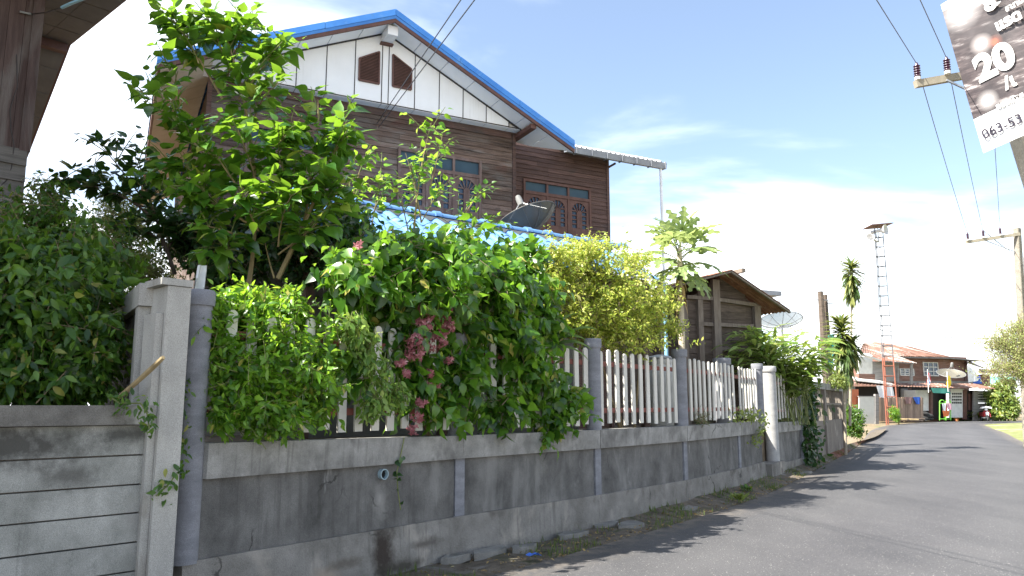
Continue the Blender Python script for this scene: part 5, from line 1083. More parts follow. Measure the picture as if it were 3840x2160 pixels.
# upper floor: board rows
sa, za = FH.px('6', 1070, 665); sb, zb_ = FH.px('6', 1812, 430); ztop = FH.px('6', 1500, 405)[1]
core = MB().fbox(FH, sa, sb, GZ, ztop + .1, -6, -.03).build('wall', m_fw, fh)
z = FH.px('6', 1500, 680)[1]; wz = [FH.px('6', *q) for q in ((1330, 455), (1505, 612))]; wz2 = [FH.px('6', *q) for q in ((1080, 525), (1238, 608))]
boards(FH, core, sa, sb, z, ztop + .05, .2, [(wz[0][0], wz[1][0], wz[1][1], wz[0][1]), (wz2[0][0], wz2[1][0], wz2[1][1], wz2[0][1])], m_fw, -.028)
R6('corner_post', 1795, 432, 1822, 690, -.02, .05, m_brown, fh)
def far_window(q0, q1, n):
    (s0, zt_), (s1, zb2) = q0, q1; mb = MB(); f = .07
    for s in [s0 + (s1 - s0 - f) * k / n for k in range(n + 1)]: mb.fbox(FH, s, s + f, zb2, zt_, -.02, .06)
    for z_ in [zb2 + (zt_ - zb2 - f) * k / 3 for k in range(4)]: mb.fbox(FH, s0 + .001, s1 - .001, z_, z_ + f * (1.2 if z_ in (zb2,) else .8), -.019, .052)
    w_ = mb.build('window', m_cream, fh)
    for k in range(n): MB().fbox(FH, s0 + f + (s1 - s0 - f) * k / n, s0 + (s1 - s0 - f) * (k + 1) / n, zb2 + f, zt_ - f, -.02, .01).build('pane', m_glass, w_)
far_window(wz[0], wz[1], 3); far_window(wz2[0], wz2[1], 3)
# main roof: tin sheets on a sloping plane, hipped to the east
def tin_plane(quad, k, o_, z_, pitch, nsheets, mat, parent, thick=.03, fr=FH, rib=True):
    """quad in pixels, laid on the plane through height z_ at offset o_, rising backwards"""
    p0 = fr.pt(0, z_, o_); nn = (V3((0, 0, math.cos(pitch))) + fr.n * math.sin(pitch)); pts = [on_plane(k, x, y, p0, nn) for x, y in quad]
    a, b_, c, d = pts                                            # a,b eave (left,right)  c,d ridge (right,left)
    for q in range(nsheets):
        f0, f1 = q / nsheets, (q + 1) / nsheets; e0_, e1_, r0_, r1_ = a.lerp(b_, f0), a.lerp(b_, f1), d.lerp(c, f0), d.lerp(c, f1)
        mb = MB(); K = 8; up = nn * (.012 * (q % 2))
        for j in range(K + 1):
            dz = nn * (.025 * math.sin(2 * math.pi * j / 4)) if rib else V3((0, 0, 0)); p = e0_.lerp(e1_, j / K) + dz + up; r = r0_.lerp(r1_, j / K) + dz + up; mb.v += [p, r, p - nn * thick, r - nn * thick]
        for j in range(K): i = 4 * j; mb.f += [(i, i + 4, i + 5, i + 1), (i + 2, i + 3, i + 7, i + 6), (i, i + 2, i + 6, i + 4), (i + 1, i + 5, i + 7, i + 3)]
        mb.build('roof_sheet', mat, parent)
zev = FH.px('6', 1500, 402, .8)[1]
tin_plane([(1020, 392), (1640, 400), (1190, 289), (800, 236)], '6', .8, zev, math.radians(30), 12, m_tin, fh)
tin_plane([(640, 350), (1040, 396), (830, 240), (690, 250)], '6', 1.0, zev, math.radians(30), 7, m_tin, fh)
R6('eave_sheet', 1040, 392, 2012, 440, -.3, .8, m_tin2, fh)
for ob in [o for o in fh.children if o.name.startswith('eave_sheet')]: bpy.data.objects.remove(ob)
a, b_, c = FH.at('6', 1040, 396, .82), FH.at('6', 1640, 404, .82), FH.at('6', 2012, 438, .82)
for p, q in ((a, b_), (b_, c)): MB().hexa([p - V3((0, 0, .12)), q - V3((0, 0, .12)), q - FH.n * 1.6 - V3((0, 0, .02)), p - FH.n * 1.6 - V3((0, 0, .02))], [p - V3((0, 0, .03)), q - V3((0, 0, .03)), q - FH.n * 1.6 + V3((0, 0, .07)), p - FH.n * 1.6 + V3((0, 0, .07))]).build('eave', m_tin2, fh)
# west front wing: roof, grey wall, pale end wall
z2 = FH.px('6', 1050, 452, 2.2)[1]
tin_plane([(872, 440), (1272, 468), (1060, 392), (716, 334)], '6', 2.2, z2, math.radians(26), 6, m_tin, fh)
MB().beam(FH.at('6', 655, 368, 2.2), FH.at('6', 872, 440, 2.25), .1, .22, FH.n).build('barge_board', m_cream, fh)
MB().beam(FH.at('6', 872, 446, 2.22), FH.at('6', 1230, 474, 2.22), .08, .12, FH.n).build('eave_board', m_tin2, fh)
R6('wing_wall', 790, 450, 1075, 668, 1.2, 1.5, m_fw2, fh); R6('end_wall', 640, 400, 788, 585, 1.3, 1.52, m_cream, fh); R6('end_boards', 640, 588, 815, 662, 1.3, 1.56, m_fw, fh)
R6('wing_post', 1205, 480, 1228, 700, 1.9, 2.0, m_fw2, fh); R6('wing_post', 1060, 520, 1078, 690, 1.5, 1.6, m_fw2, fh)
# long lower roof
z3 = FH.px('6', 1600, 735, 2.6)[1]
tin_plane([(1150, 722), (2145, 748), (1900, 694), (1080, 684)], '6', 2.6, z3, math.radians(17), 16, m_tin, fh)
tin_plane([(540, 704), (1150, 722), (1080, 684), (600, 640)], '6', 2.6, z3, math.radians(17), 8, m_tin, fh)
MB().hexa([FH.at('6', 600, 660, 1.9), FH.at('6', 1010, 706, 2.5), FH.at('6', 860, 672, 1.6), FH.at('6', 570, 630, 1.2)], [p + V3((0, 0, .1)) for p in (FH.at('6', 600, 660, 1.9), FH.at('6', 1010, 706, 2.5), FH.at('6', 860, 672, 1.6), FH.at('6', 570, 630, 1.2))]).build('patch_sheet', m_cream, fh)
R6('blue_grey_band', 1080, 664, 1880, 690, .0, .06, m_fw2, fh)
# ground floor
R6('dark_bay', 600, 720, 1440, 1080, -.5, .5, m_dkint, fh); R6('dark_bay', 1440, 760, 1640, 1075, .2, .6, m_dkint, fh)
R6('door', 1100, 745, 1195, 1000, .5, .6, m_fw2, fh); R6('door_post', 1180, 740, 1210, 1010, .5, .66, m_brown, fh); R6('door_post', 1040, 735, 1072, 1010, .5, .66, m_brown, fh)
R6('white_shutter', 1255, 762, 1425, 985, .5, 1.6, m_cream, fh); R6('post', 1420, 775, 1445, 1060, 1.6, 1.75, m_brown, fh)
def blockwall(x0, y0, x1, y1, hx0, hy0, hx1, hy1, nx, ny):
    w_ = R6('block_wall', x0, y0, x1, y1, 1.2, 1.6, m_cream, fh)
    for i in range(nx):
        for j in range(ny):
            cx_, cy_ = hx0 + (hx1 - hx0) * (i + .5) / nx, hy0 + (hy1 - hy0) * (j + .5) / ny; hw, hh = (hx1 - hx0) / nx * .36, (hy1 - hy0) / ny * .3; R6('vent_hole', cx_ - hw, cy_ - hh, cx_ + hw, cy_ + hh, 1.55, 1.615, m_dkint, w_)
blockwall(1640, 748, 1785, 1060, 1650, 785, 1760, 915, 5, 4); blockwall(1905, 770, 2085, 900, 1930, 765, 2085, 880, 9, 4)
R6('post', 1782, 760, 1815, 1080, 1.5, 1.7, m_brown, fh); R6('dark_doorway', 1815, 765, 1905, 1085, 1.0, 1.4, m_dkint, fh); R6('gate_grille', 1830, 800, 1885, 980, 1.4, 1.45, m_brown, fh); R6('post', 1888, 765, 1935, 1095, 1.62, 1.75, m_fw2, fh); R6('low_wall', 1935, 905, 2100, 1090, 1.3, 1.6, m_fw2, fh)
# east lean-to with sheets
R6('annex_wall', 1960, 590, 2066, 720, -.5, .3, m_fw, fh)
MB().hexa([FH.at('6', 1812, 470, .5), FH.at('6', 2000, 530, .9), FH.at('6', 1985, 515, -.6), FH.at('6', 1850, 455, -.6)], [p + V3((0, 0, .07)) for p in (FH.at('6', 1812, 470, .5), FH.at('6', 2000, 530, .9), FH.at('6', 1985, 515, -.6), FH.at('6', 1850, 455, -.6))]).build('annex_roof', m_tin2, fh)
tin_plane([(1940, 578), (2195, 583), (2120, 538), (1945, 532)], '6', .9, FH.px('6', 2060, 580, .9)[1], math.radians(25), 5, m_tin, fh)
def sheet(name, label, cat, pts, mat, k='6', fr=FH, o=0.0, wav=.03, n=8, group=None):
    """hanging cloth: 4 corners tl, tr, br, bl in pixels on plane o, gently waved, with thickness"""
    C4 = [fr.at(k, x, y, o) for x, y in pts]; mb = MB(); rows = 6
    for q, th_ in ((0, 0), (1, -.012)):
        for j in range(rows + 1):
            for i in range(n + 1):
                u, v_ = i / n, j / rows; p = C4[0].lerp(C4[1], u).lerp(C4[3].lerp(C4[2], u), v_); mb.v.append(p + fr.n * (wav * math.sin(u * 9 + v_ * 2) * (.4 + v_) + th_))
    off = (rows + 1) * (n + 1)
    for j in range(rows):
        for i in range(n): a = j * (n + 1) + i; mb.f += [(a, a + n + 1, a + n + 2, a + 1), (off + a, off + a + 1, off + a + n + 2, off + a + n + 1)]
    for i in range(n): mb.f += [(i, i + 1, off + i + 1, off + i)]; a = rows * (n + 1) + i; mb.f += [(a, off + a, off + a + 1, a + 1)]
    return tag(mb.build(name, mat, sm=True), label, cat, group)
m_clothw = PLAIN('cloth_white', (.72, .72, .72), .8); m_clothb = PLAIN('cloth_blue', (.03, .1, .42), .8); m_clothr = PLAIN('cloth_brown', (.22, .13, .12), .9); m_cred = PLAIN('cloth_red', (.5, .04, .05), .8); m_corange = PLAIN('cloth_orange', (.65, .17, .05), .8); m_cpink = PLAIN('cloth_pink', (.65, .35, .42), .8); m_cyel = PLAIN('cloth_yellow', (.75, .55, .03), .7)
sheet('tarpaulin', 'white torn sheet hung on the east annex of the far house', 'tarpaulin', [(1815, 490), (1905, 545), (1945, 660), (1825, 680)], m_clothw, o=.95)
sheet('tarpaulin', 'blue sheet below the torn white sheet on the annex', 'tarpaulin', [(1930, 620), (1955, 600), (1985, 692), (1870, 690)], m_clothb, o=.92)
sheet('laundry_sheet', 'white cloth hung under the far house roof edge', 'cloth', [(830, 712), (925, 712), (930, 885), (875, 890)], m_clothw, o=3.0); sheet('laundry_sheet', 'white cloth hanging behind the orange mast legs', 'cloth', [(928, 715), (1000, 708), (1035, 840), (945, 860)], m_clothw, o=2.95)
# fence, gate and orange board before the house
wf = thing('woven_fence', 'brown woven bamboo fence before the far house', 'fence', FH.at('6', 1090, 1100, 4.0)); m_bam = MAT('bamboo_slats', (.19, .13, .095), (.32, .24, .18), 6, .9, .3, 40, st=(6, 6, .5), vary=.2)
x = 856
while x < 1338: R6('slat', x, 842 + random.uniform(-5, 5), x + 10.5, 1100, 3.95, 4.0 + random.uniform(0, .03), m_bam, wf); x += 11
R6('rail', 850, 900, 1342, 912, 3.9, 3.945, m_bam, wf); R6('rail', 850, 1030, 1342, 1042, 3.9, 3.945, m_bam, wf)
sheet('laundry_sheet', 'brown cloth drying on the woven fence', 'cloth', [(1140, 838), (1225, 838), (1222, 905), (1145, 915)], m_clothr, o=4.1); sheet('laundry_sheet', 'blue cloth drying on the woven fence', 'cloth', [(1228, 838), (1305, 836), (1308, 915), (1262, 915)], m_clothb, o=4.1)
gt_ = thing('metal_gate', 'cream sheet metal gate before the dark carport', 'gate', FH.at('6', 745, 1130, 5.2)); m_gatec = MAT('gate_cream', (.5, .49, .44), (.6, .58, .53), 2, .7)
R6('leaf', 642, 832, 838, 1128, 5.14, 5.2, m_gatec, gt_); R6('post', 820, 805, 858, 1132, 5.1, 5.25, m_fw2, gt_); R6('edge', 638, 826, 838, 834, 5.12, 5.22, m_fw2, gt_)
ob_ = thing('orange_hoarding', 'orange painted board on a pale wall stub beside the cream gate', 'board', FH.at('6', 600, 1130, 5.0)); R6('board', 552, 752, 636, 956, 4.95, 5.0, PLAIN('orange_board', (.42, .12, .05), .7), ob_); R6('stub', 552, 958, 644, 1125, 4.8, 5.0, m_cream, ob_)
sheet('cloth_awning', 'green cloth awning over the far house doorway', 'awning', [(1425, 738), (1600, 742), (1645, 800), (1440, 792)], PLAIN('awning_green', (.06, .3, .24), .7), o=3.1, wav=.02)
# flags on staffs
def flag(label, x, ytop, ybot, cols, xr):
    b0 = FH.at('6', x + 12, ybot, 3.3); t_ = thing('flag', label, 'flag', b0, 'flags on the far house')
    MB().tube([b0, FH.at('6', x, ytop, 3.3)], .022, 6).build('staff', m_clothw, t_)
    nb = len(cols)
    for q, mt in enumerate(cols):
        mb = MB(); f0, f1 = q / nb, (q + 1) / nb; y0, y1 = ytop + 35, ytop + 165; H = 10
        for side in (0, 1):
            for j in range(H + 1):
                for f in (f0, f1):
                    v_ = j / H; X = x + 2 + (xr * f) * (1 - .35 * v_) + 4 * math.sin(v_ * 7 + f * 3); mb.v.append(FH.at('6', X, y0 + (y1 - y0) * v_ + 20 * f, 3.3) + FH.n * (.05 * math.sin(v_ * 6 + f * 5) - .008 * side))
        o2 = 2 * (H + 1)
        for j in range(H): a = 2 * j; mb.f += [(a, a + 2, a + 3, a + 1), (o2 + a, o2 + a + 1, o2 + a + 3, o2 + a + 2), (a, o2 + a, o2 + a + 2, a + 2), (a + 1, a + 3, o2 + a + 3, o2 + a + 1)]
        mb.build('cloth', mt, t_, True)
flag('limp red white and blue striped flag on a white staff', 1385, 535, 790, [m_cred, m_clothw, m_clothb, m_clothw, m_cred], 36); flag('limp yellow flag on a white staff', 1597, 560, 780, [m_cyel], 44)
dc = FH.at('6', 1642, 578, 2.2); dish('large beige satellite dish on the lower roof of the far house', dc, 1.0, (-.05, -.38, .92), .34, FH.at('6', 1650, 706, 2.0), net_mat('expanded_mesh_beige', (.17, .16, .125), .1), .6, 12)
# green clothes stand with washing
cs = thing('clothes_stand', 'lime green tubular clothes stand before the far doorway', 'stand', FH.at('6', 1580, 1095, 4.2)); m_lime = PLAIN('lime_tube', (.2, .62, .07), .4)
def tubepx(pts, o, r, name, mat, par): return MB().tube([FH.at('6', x, y, o) for x, y in pts], r, 6).build(name, mat, par, True)
for cx_ in (1543, 1612): tubepx([(cx_ - 26, 1090), (cx_ - 26, 900)] + [(cx_ - 26 * math.cos(a), 893 - 24 * math.sin(a)) for a in [math.pi * k / 8 for k in range(9)]] + [(cx_ + 26, 900), (cx_ + 26, 1090)], 4.2 if cx_ < 1580 else 4.25, .03, 'arch', m_lime, cs)
for y in (905, 1075): tubepx([(1517, y), (1638, y)], 4.22, .025, 'bar', m_lime, cs)
for lab, pts, mt in (('white shirt hung on the lime stand', [(1545, 905), (1590, 905), (1585, 990), (1550, 985)], m_clothw), ('pink cloth hung on the lime stand', [(1590, 903), (1640, 905), (1655, 980), (1600, 965)], m_cpink), ('orange cloth low on the lime stand', [(1552, 985), (1625, 985), (1622, 1050), (1555, 1050)], m_corange), ('red cloth on the lime stand between white and pink', [(1575, 905), (1600, 905), (1602, 1000), (1572, 1000)], m_cred)):
    sheet('hanging_garment', lab, 'garment', pts, mt, o=4.32 if mt is not m_cred else 4.28, wav=.03)
# motor scooter seen from the front
ms = atg('6', 2010, 1104); sco = thing('motor_scooter', 'red and white motor scooter parked nose out beside the far house', 'scooter', ms); m_red = PLAIN('scooter_red', (.3, .03, .035), .3); m_tyre = PLAIN('tyre_black', (.02, .02, .02), .8); m_bwhite = PLAIN('scooter_white', (.75, .75, .76), .3)
def ring(c, R_, r, ax, n=20, m=8):
    A = V3(ax).normalized(); X = A.cross(V3((0, 0, 1))).normalized(); Y = A.cross(X); mb = MB()
    for i in range(n):
        a = 2 * math.pi * i / n; dv = X * math.cos(a) + Y * math.sin(a)
        for j in range(m): b_ = 2 * math.pi * j / m; mb.v.append(V3(c) + dv * (R_ + r * math.cos(b_)) + A * r * math.sin(b_))
    for i in range(n):
        for j in range(m): mb.f.append((i * m + j, ((i + 1) % n) * m + j, ((i + 1) % n) * m + (j + 1) % m, i * m + (j + 1) % m))
    return mb
fw = V3((-.25, -1, 0)).normalized(); rt_ = V3((1, -.25, 0)).normalized(); UZ = V3((0, 0, 1))
for d_0 in (.6, -.62):
    wh = ring(ms + fw * d_0 + UZ * .27, .22, .05, rt_).build('wheel', m_tyre, sco, True); MB().lathe([(.05, -.03), (.16, -.012), (.16, .012), (.05, .03)], ms + fw * d_0 + UZ * .27, rt_, 14).build('rim', m_steel, wh, True)
MB().tube([ms + fw * .6 + UZ * .3 + rt_ * .07, ms + fw * .42 + UZ * .92], .025, 6).tube([ms + fw * .6 + UZ * .3 - rt_ * .07, ms + fw * .42 + UZ * .92], .025, 6).build('fork', m_steel, sco)
MB().prism([ms + fw * (.64 if k % 2 else .5) + p for k, p in enumerate([rt_ * -.24 + UZ * .35, rt_ * -.28 + UZ * .6, rt_ * -.16 + UZ * .85, rt_ * .16 + UZ * .85, rt_ * .28 + UZ * .6, rt_ * .24 + UZ * .35, rt_ * .08 + UZ * .5, rt_ * -.08 + UZ * .5])], fw * -.12).build('leg_shield', m_red, sco)
MB().prism([ms + fw * .62 + rt_ * x + UZ * z for x, z in ((-.09, .48), (.09, .48), (.12, .7), (0, .78), (-.12, .7))], fw * .06).build('nose', m_bwhite, sco)
MB().lathe([(.1, -.06), (.12, 0), (.1, .05), (.04, .07)], ms + fw * .5 + UZ * .93, fw, 12).build('headlight', m_bwhite, sco, True)
MB().tube([ms + fw * .4 + UZ * 1.0 - rt_ * .36, ms + fw * .44 + UZ * .96, ms + fw * .4 + UZ * 1.0 + rt_ * .36], .018, 6).build('handlebar', m_tyre, sco)
for s in (-1, 1):
    mi = MB().tube([ms + fw * .42 + UZ * 1.0 + rt_ * .25 * s, ms + fw * .4 + UZ * 1.16 + rt_ * .32 * s], .008, 5).build('mirror', m_tyre, sco); MB().lathe([(.06, 0), (.065, .012), (.05, .025)], ms + fw * .4 + UZ * 1.18 + rt_ * .33 * s, fw, 10).build('glass', m_tyre, mi)
MB().box(ms + fw * -.25 + UZ * .76, (.26, .8, .1), rt_, fw, UZ).build('seat', m_tyre, sco); MB().box(ms + fw * -.35 + UZ * .55, (.24, .7, .3), rt_, fw, UZ).build('body', m_red, sco); MB().box(ms + fw * .0 + UZ * .3, (.3, .5, .08), rt_, fw, UZ).build('footboard', m_bwhite, sco)
tarp = MB().prism([ms + fw * .7 + rt_ * x + UZ * z for x, z in ((-.36, 1.0), (-.3, 1.12), (0, 1.18), (.3, 1.12), (.36, 1.0), (0, 1.06))], fw * -.5).build('windscreen', m_bwhite, sco)
# hand cart beyond the croton
ct = atg('6', 2365, 1080); ctt = thing('hand_cart', 'grey sheet sided hand cart on the grass bank', 'cart', ct); m_grey = MAT('cart_grey', (.3, .29, .27), (.42, .4, .37), 4, .8)
MB().prism([ct + rt_ * x + UZ * z for x, z in ((-.9, .5), (.9, .5), (1.05, 1.5), (-1.0, 1.35))], V3((.3, 1.2, 0))).build('box', m_grey, ctt); MB().prism([ct + rt_ * x + UZ * z - V3((0, .06, 0)) for x, z in ((-.7, .75), (0, .62), (.7, .8), (.7, 1.0), (0, .85), (-.7, .95))], V3((0, .05, 0))).build('front_panel', m_brown, ctt)
for s in (-.6, .6): ring(ct + rt_ * s + UZ * .3 + V3((0, -.1, 0)), .25, .05, rt_).build('wheel', m_tyre, ctt, True)
MB().tube([ct + rt_ * -.9 + UZ * .6, ct + rt_ * -1.5 + UZ * .2 + V3((0, -.4, 0))], .03, 6).build('shaft', m_brown, ctt)
# white marker post, wood pile, tyres
for q in range(7):
    p = atg('6', 1120 + q * 28, 1092 - (q % 3) * 6, .1 + .1 * (q % 3)); v_ = V3((random.uniform(.6, 1), random.uniform(-.3, .3), random.uniform(-.05, .12))) * .9; tag(MB().tube([p - v_, p + v_ * .3, p + v_], [.06, .065, .05], 7).build('log', m_darkbark if q % 2 else m_trunk), 'rough log in the pile before the woven fence', 'log', 'logs piled before the woven fence')
for q, (x, y) in enumerate(((1360, 1060), (1365, 1035), (1350, 1010), (1395, 1060), (1398, 1030))): tag(ring(FH.at('6', x, y, 3.6), .24, .1, (.3, -.3, .9), 16, 8).build('old_tyre', m_tyre, sm=True), 'old black tyre heaped beside the woven fence end', 'tyre', 'tyres heaped by the woven fence')
p = atg('6', 1310, 1085, .15); tag(MB().lathe([(.05, 0), (.45, .05), (.5, .2), (.3, .38), (.05, .42)], p, (.2, -.1, 1), 12).build('rice_sack', m_cream, sm=True), 'pale sack slumped on the ground near the logs', 'sack')
plant('potted_shrub', 'bright green bush in front of the woven fence', 'bush', atg('6', 1030, 1110), [blob('6', 1025, 1010, 51, 50, 70, .5), blob('6', 1050, 1070, 51, 40, 35, .4)], 260, 7, .3, .12, L_shrub, 'small', 71)
gcl = atg('6', 1800, 1098); rng = np.random.default_rng(72); n = 420; an = rng.random(n) * 6.283; d = np.stack([np.cos(an) * .6, np.sin(an) * .6, .6 + .6 * rng.random(n)], 1)
gt2 = thing('lemongrass', 'tall pale green grass clump before the far house', 'plant', gcl); o = link('blades', leaf_mesh('blades', L_back, 'blade', np.array(gcl) + rng.normal(size=(n, 3)) * [.55, .3, .02], d, np.tile([0, 0, 1.], (n, 1)), .8 + .7 * rng.random(n), gcl, np.full(n, 5.0)), gt2); o['kind'] = 'stuff'
fp = atg('6', 1702, 1100); ptt = thing('flower_pot', 'terracotta pot with a yellow leaved sprig by the grass clump', 'pot', fp); MB().lathe([(.16, 0), (.22, .3), (.25, .3), (.25, .38), (.2, .38)], fp, n=12).build('pot', PLAIN('terracotta', (.45, .17, .08), .8), ptt, True)
rng = np.random.default_rng(73); n = 60; d = unit(rng.normal(size=(n, 3)) + [0, 0, .8]); o = link('foliage', leaf_mesh('foliage', L_vari, 'elliptic', np.array(fp) + [0, 0, .45] + rng.normal(size=(n, 3)) * [.12, .12, .2], d, unit(rng.normal(size=(n, 3)) + [0, 0, 1]), .18 + .1 * rng.random(n), fp), ptt); o['kind'] = 'stuff'
plant('croton_bush', 'large yellow green croton bush beside the scooter', 'bush', atg('6', 2190, 1096), [blob('6', 2200, 860, 60.5, 110, 140, 1.4), blob('6', 2225, 725, 60.8, 70, 75, 1), blob('6', 2150, 1000, 60, 70, 80, .8), blob('6', 2270, 960, 60, 80, 120, 1), blob('6', 2110, 900, 60.4, 50, 60, .6)], 800, 8, .5, .32, L_croton, 'elliptic', 74, up=.2)
plant('feathery_tree', 'pale feathery leaved tree at the far side of the lane', 'tree', V3((20.7, 28.2, .1)), [blob('6', 2400, 330, 28, 300, 300, 1.4), blob('6', 2390, 80, 28.4, 150, 170, 1.5), blob('6', 2300, 500, 27.6, 250, 180, 1.6), blob('6', 2200, 230, 28, 190, 130, 1.0), blob('6', 2480, 620, 28, 160, 120, 1.2)], 1500, 8, .62, .085, L_tree, 'small', 75, up=.5, shell=.25, twig_every=1, twig_r=.005, stems=[stemto(V3((20.7, 28.2, .1)), '6', 2500, 500, 28, .1, .04), stemto(V3((20.7, 28.2, .1)), '6', 2420, 150, 28, .08, .02), stemto(V3((20.7, 28.2, .1)), '6', 2330, 420, 28, .07, .02)])
grb = FH.at('6', 2150, 690, -9); gh = thing('green_roof_house', 'distant house with a pale green roof behind the annex', 'house', (grb.x, grb.y, .45))
tin_plane([(2050, 690), (2350, 690), (2340, 625), (2060, 612)], '6', -9, FH.px('6', 2150, 690, -9)[1], math.radians(25), 5, PLAIN('green_tin', (.2, .5, .42), .6), gh); R6('wall', 2070, 700, 2330, 1080, -9.8, -9.5, m_cream, gh)
# far tree line behind everything
rng = np.random.default_rng(81)
blobs_ = [blob('6', x, 1085 - 0, 150 + 10 * math.sin(x), 190, 60 + 40 * abs(math.sin(x * .013)), 6) for x in range(-1500, 3200, 160)]
pos, d, nrm, sz, start, td = grow(blobs_, 5200, 4, 1.2, 1.7, rng, shell=.4); o = link('tree_line', leaf_mesh('tree_line', L_hedge, 'small', pos, d, nrm, sz, (0, 0, 0))); tag(o, 'distant green tree line low on the horizon', 'trees', kind='stuff')

# ================================================================== LOUDSPEAKER MAST
tb_ = aty('6', 985, 1000, 51.3); tb_.z = gz(51); mast = thing('loudspeaker_mast', 'thin triangular lattice mast, orange at the foot and bare steel above', 'mast', tb_)
tw_ = .37; ztop_ = aty('7', 325, 955, 51.3)[2]; zch = aty('6', 950, 412, 51.3)[2]; tpx = aty('7', 325, 955, 51.3).x - tb_.x
m_mst = PLAIN('mast_steel', (.11, .115, .125), .6); m_or = PLAIN('mast_orange', (.27, .095, .06), .6); cs3 = [V3((math.cos(a) * tw_, math.sin(a) * tw_, 0)) for a in (math.radians(200), math.radians(340), math.radians(90))]
def mp_(i, z): f = (z - tb_.z) / (ztop_ - tb_.z); return V3((tb_.x + tpx * f, tb_.y, z)) + cs3[i] * (1.15 - .35 * f)
for i in range(3):
    MB().tube([mp_(i, tb_.z), mp_(i, zch)], .045, 6).build('lower_leg', m_or, mast); MB().tube([mp_(i, zch), mp_(i, ztop_)], .036, 6).build('upper_leg', m_mst, mast)
z = tb_.z + .5; q = 0
while z < ztop_ - .2:
    mb = MB()
    for i in range(3): mb.tube([mp_(i, z), mp_((i + 1) % 3, z)], .03, 5)
    mb.build('rung', m_or if z < zch else m_mst, mast); z += .68; q += 1
cx_t = V3((tb_.x + tpx, tb_.y, ztop_)); MB().hexa([cx_t + V3((x * .74, y * .74, .15 + .06 * x)) for x, y in ((-1, -1), (1, -1), (1, 1), (-1, 1))], [cx_t + V3((x * .74, y * .74, .19 + .06 * x)) for x, y in ((-1, -1), (1, -1), (1, 1), (-1, 1))]).build('rain_roof', m_brown, mast)
MB().tube([cx_t - V3((0, 0, 1)), cx_t + V3((0, 0, .2))], .03, 6).build('roof_stub', m_steel, mast)
m_horn = PLAIN('horn_grey', (.5, .5, .5), .5)
def horn(label, k, x, y, ax, s=1.0):
    c = aty(k, x, y, 50.9); t_ = thing('horn_loudspeaker', label, 'loudspeaker', c, 'horns on the mast'); A = V3(ax).normalized()
    MB().lathe([(.05, -.5), (.09, -.35), (.12, -.15), (.24, .1), (.36, .24), (.375, .26), (.34, .25), (.1, -.1)], c, A, 18).build('bell', m_horn, t_, True); MB().lathe([(.1, -.75), (.12, -.7), (.12, -.5), (.06, -.48)], c, A, 12).build('driver', m_steel, t_, True); MB().tube([c - A * .55, V3((cx_t.x, cx_t.y, c.z))], .03, 5).build('bracket', m_steel, t_); return t_
horn('grey horn loudspeaker facing away to the east just under the rain roof', '7', 343, 962, (.65, -.75, .05)); horn('grey horn loudspeaker pointing west below the rain roof', '7', 298, 1000, (-.85, -.5, .05))

# ================================================================== UTILITY POLES, WIRES, BANNER
m_conc = MAT('pole_concrete', (.17, .155, .128), (.28, .255, .21), 7, .9, .6, 30, grit=.4, big=[((.22, .2, .17), 5, .6, (1, 1, .5))])
m_conca = MAT('pole_concrete_sunlit', (.34, .31, .25), (.5, .46, .38), 7, .9, .6, 30, grit=.4, big=[((.22, .2, .17), 5, .6, (1, 1, .5))]); m_arm = MAT('crossarm_concrete', (.24, .215, .16), (.34, .305, .235), 6, .85); m_ins = PLAIN('porcelain_brown', (.07, .03, .05), .25); m_wire = PLAIN('wire_black', (.05, .05, .055), .5)  # near pole's concrete lightened in place of sun the banner blocks
def insulator(p, s, par):
    prof = []; 
    for q in range(5): h = .045 + q * .045; prof += [(.032 * s, h * s), (.06 * s, (h + .012) * s), (.058 * s, (h + .022) * s), (.034 * s, (h + .03) * s)]
    o = MB().lathe([(.05 * s, 0), (.05 * s, .04 * s)] + prof + [(.03 * s, .27 * s), (.02 * s, .31 * s)], p, n=12).build('insulator', m_ins, par, True); MB().lathe([(.055 * s, -.02), (.055 * s, .035 * s)], p, n=10).build('base_cup', m_cream, o); return V3(p) + V3((0, 0, .3 * s))
A0, A1 = aty('p', 3836, 560, 13.1), aty('p', 3914, 800, 13.1); ax_ = (A0 - A1).normalized(); gA = A1 + ax_ * ((0 - A1.z) / ax_.z); tA = A1 + ax_ * ((8.0 - A1.z) / ax_.z)
pa = thing('utility_pole', 'rough leaning concrete power pole carrying the dark concert banner', 'pole', gA)
def sqpole(a, b_, w0, w1):
    T = (b_ - a).normalized(); X = V3((.9, .43, 0)); X = (X - T * X.dot(T)).normalized(); Y = T.cross(X); c = lambda p, w: [p + X * sx * w + Y * sy * w for sx, sy in ((-1, -.8), (-.8, -1), (.8, -1), (1, -.8), (1, .8), (.8, 1), (-.8, 1), (-1, .8))]
    mb = MB(); mb.v += c(a, w0) + c(b_, w1); mb.f += [(7, 6, 5, 4, 3, 2, 1, 0), tuple(range(8, 16))] + [(k, (k + 1) % 8, 8 + (k + 1) % 8, 8 + k) for k in range(8)]; return mb
sqpole(gA - V3((0, 0, .2)), tA, .16, .11).build('shaft', m_conca, pa)
c1, c2 = aty('7', 482, 352, 13.0), aty('7', 662, 320, 13.1); cd = (c2 - c1).normalized(); c3 = c1 + cd * 2.1
MB().beam(c1, c3, .1, .13).build('crossarm', m_arm, pa)
insA = []
for x, y in ((492, 330), (617, 305)): p = aty('7', x, y, 12.98); insA.append(insulator(p, 1.0, pa))
insA.append(insulator(c1 + cd * 1.55 + V3((0, 0, .065)), 1.0, pa))
MB().beam(aty('7', 612, 335, 13), tA - V3((0, 0, .9)), .03, .03).build('brace', m_steel, pa)
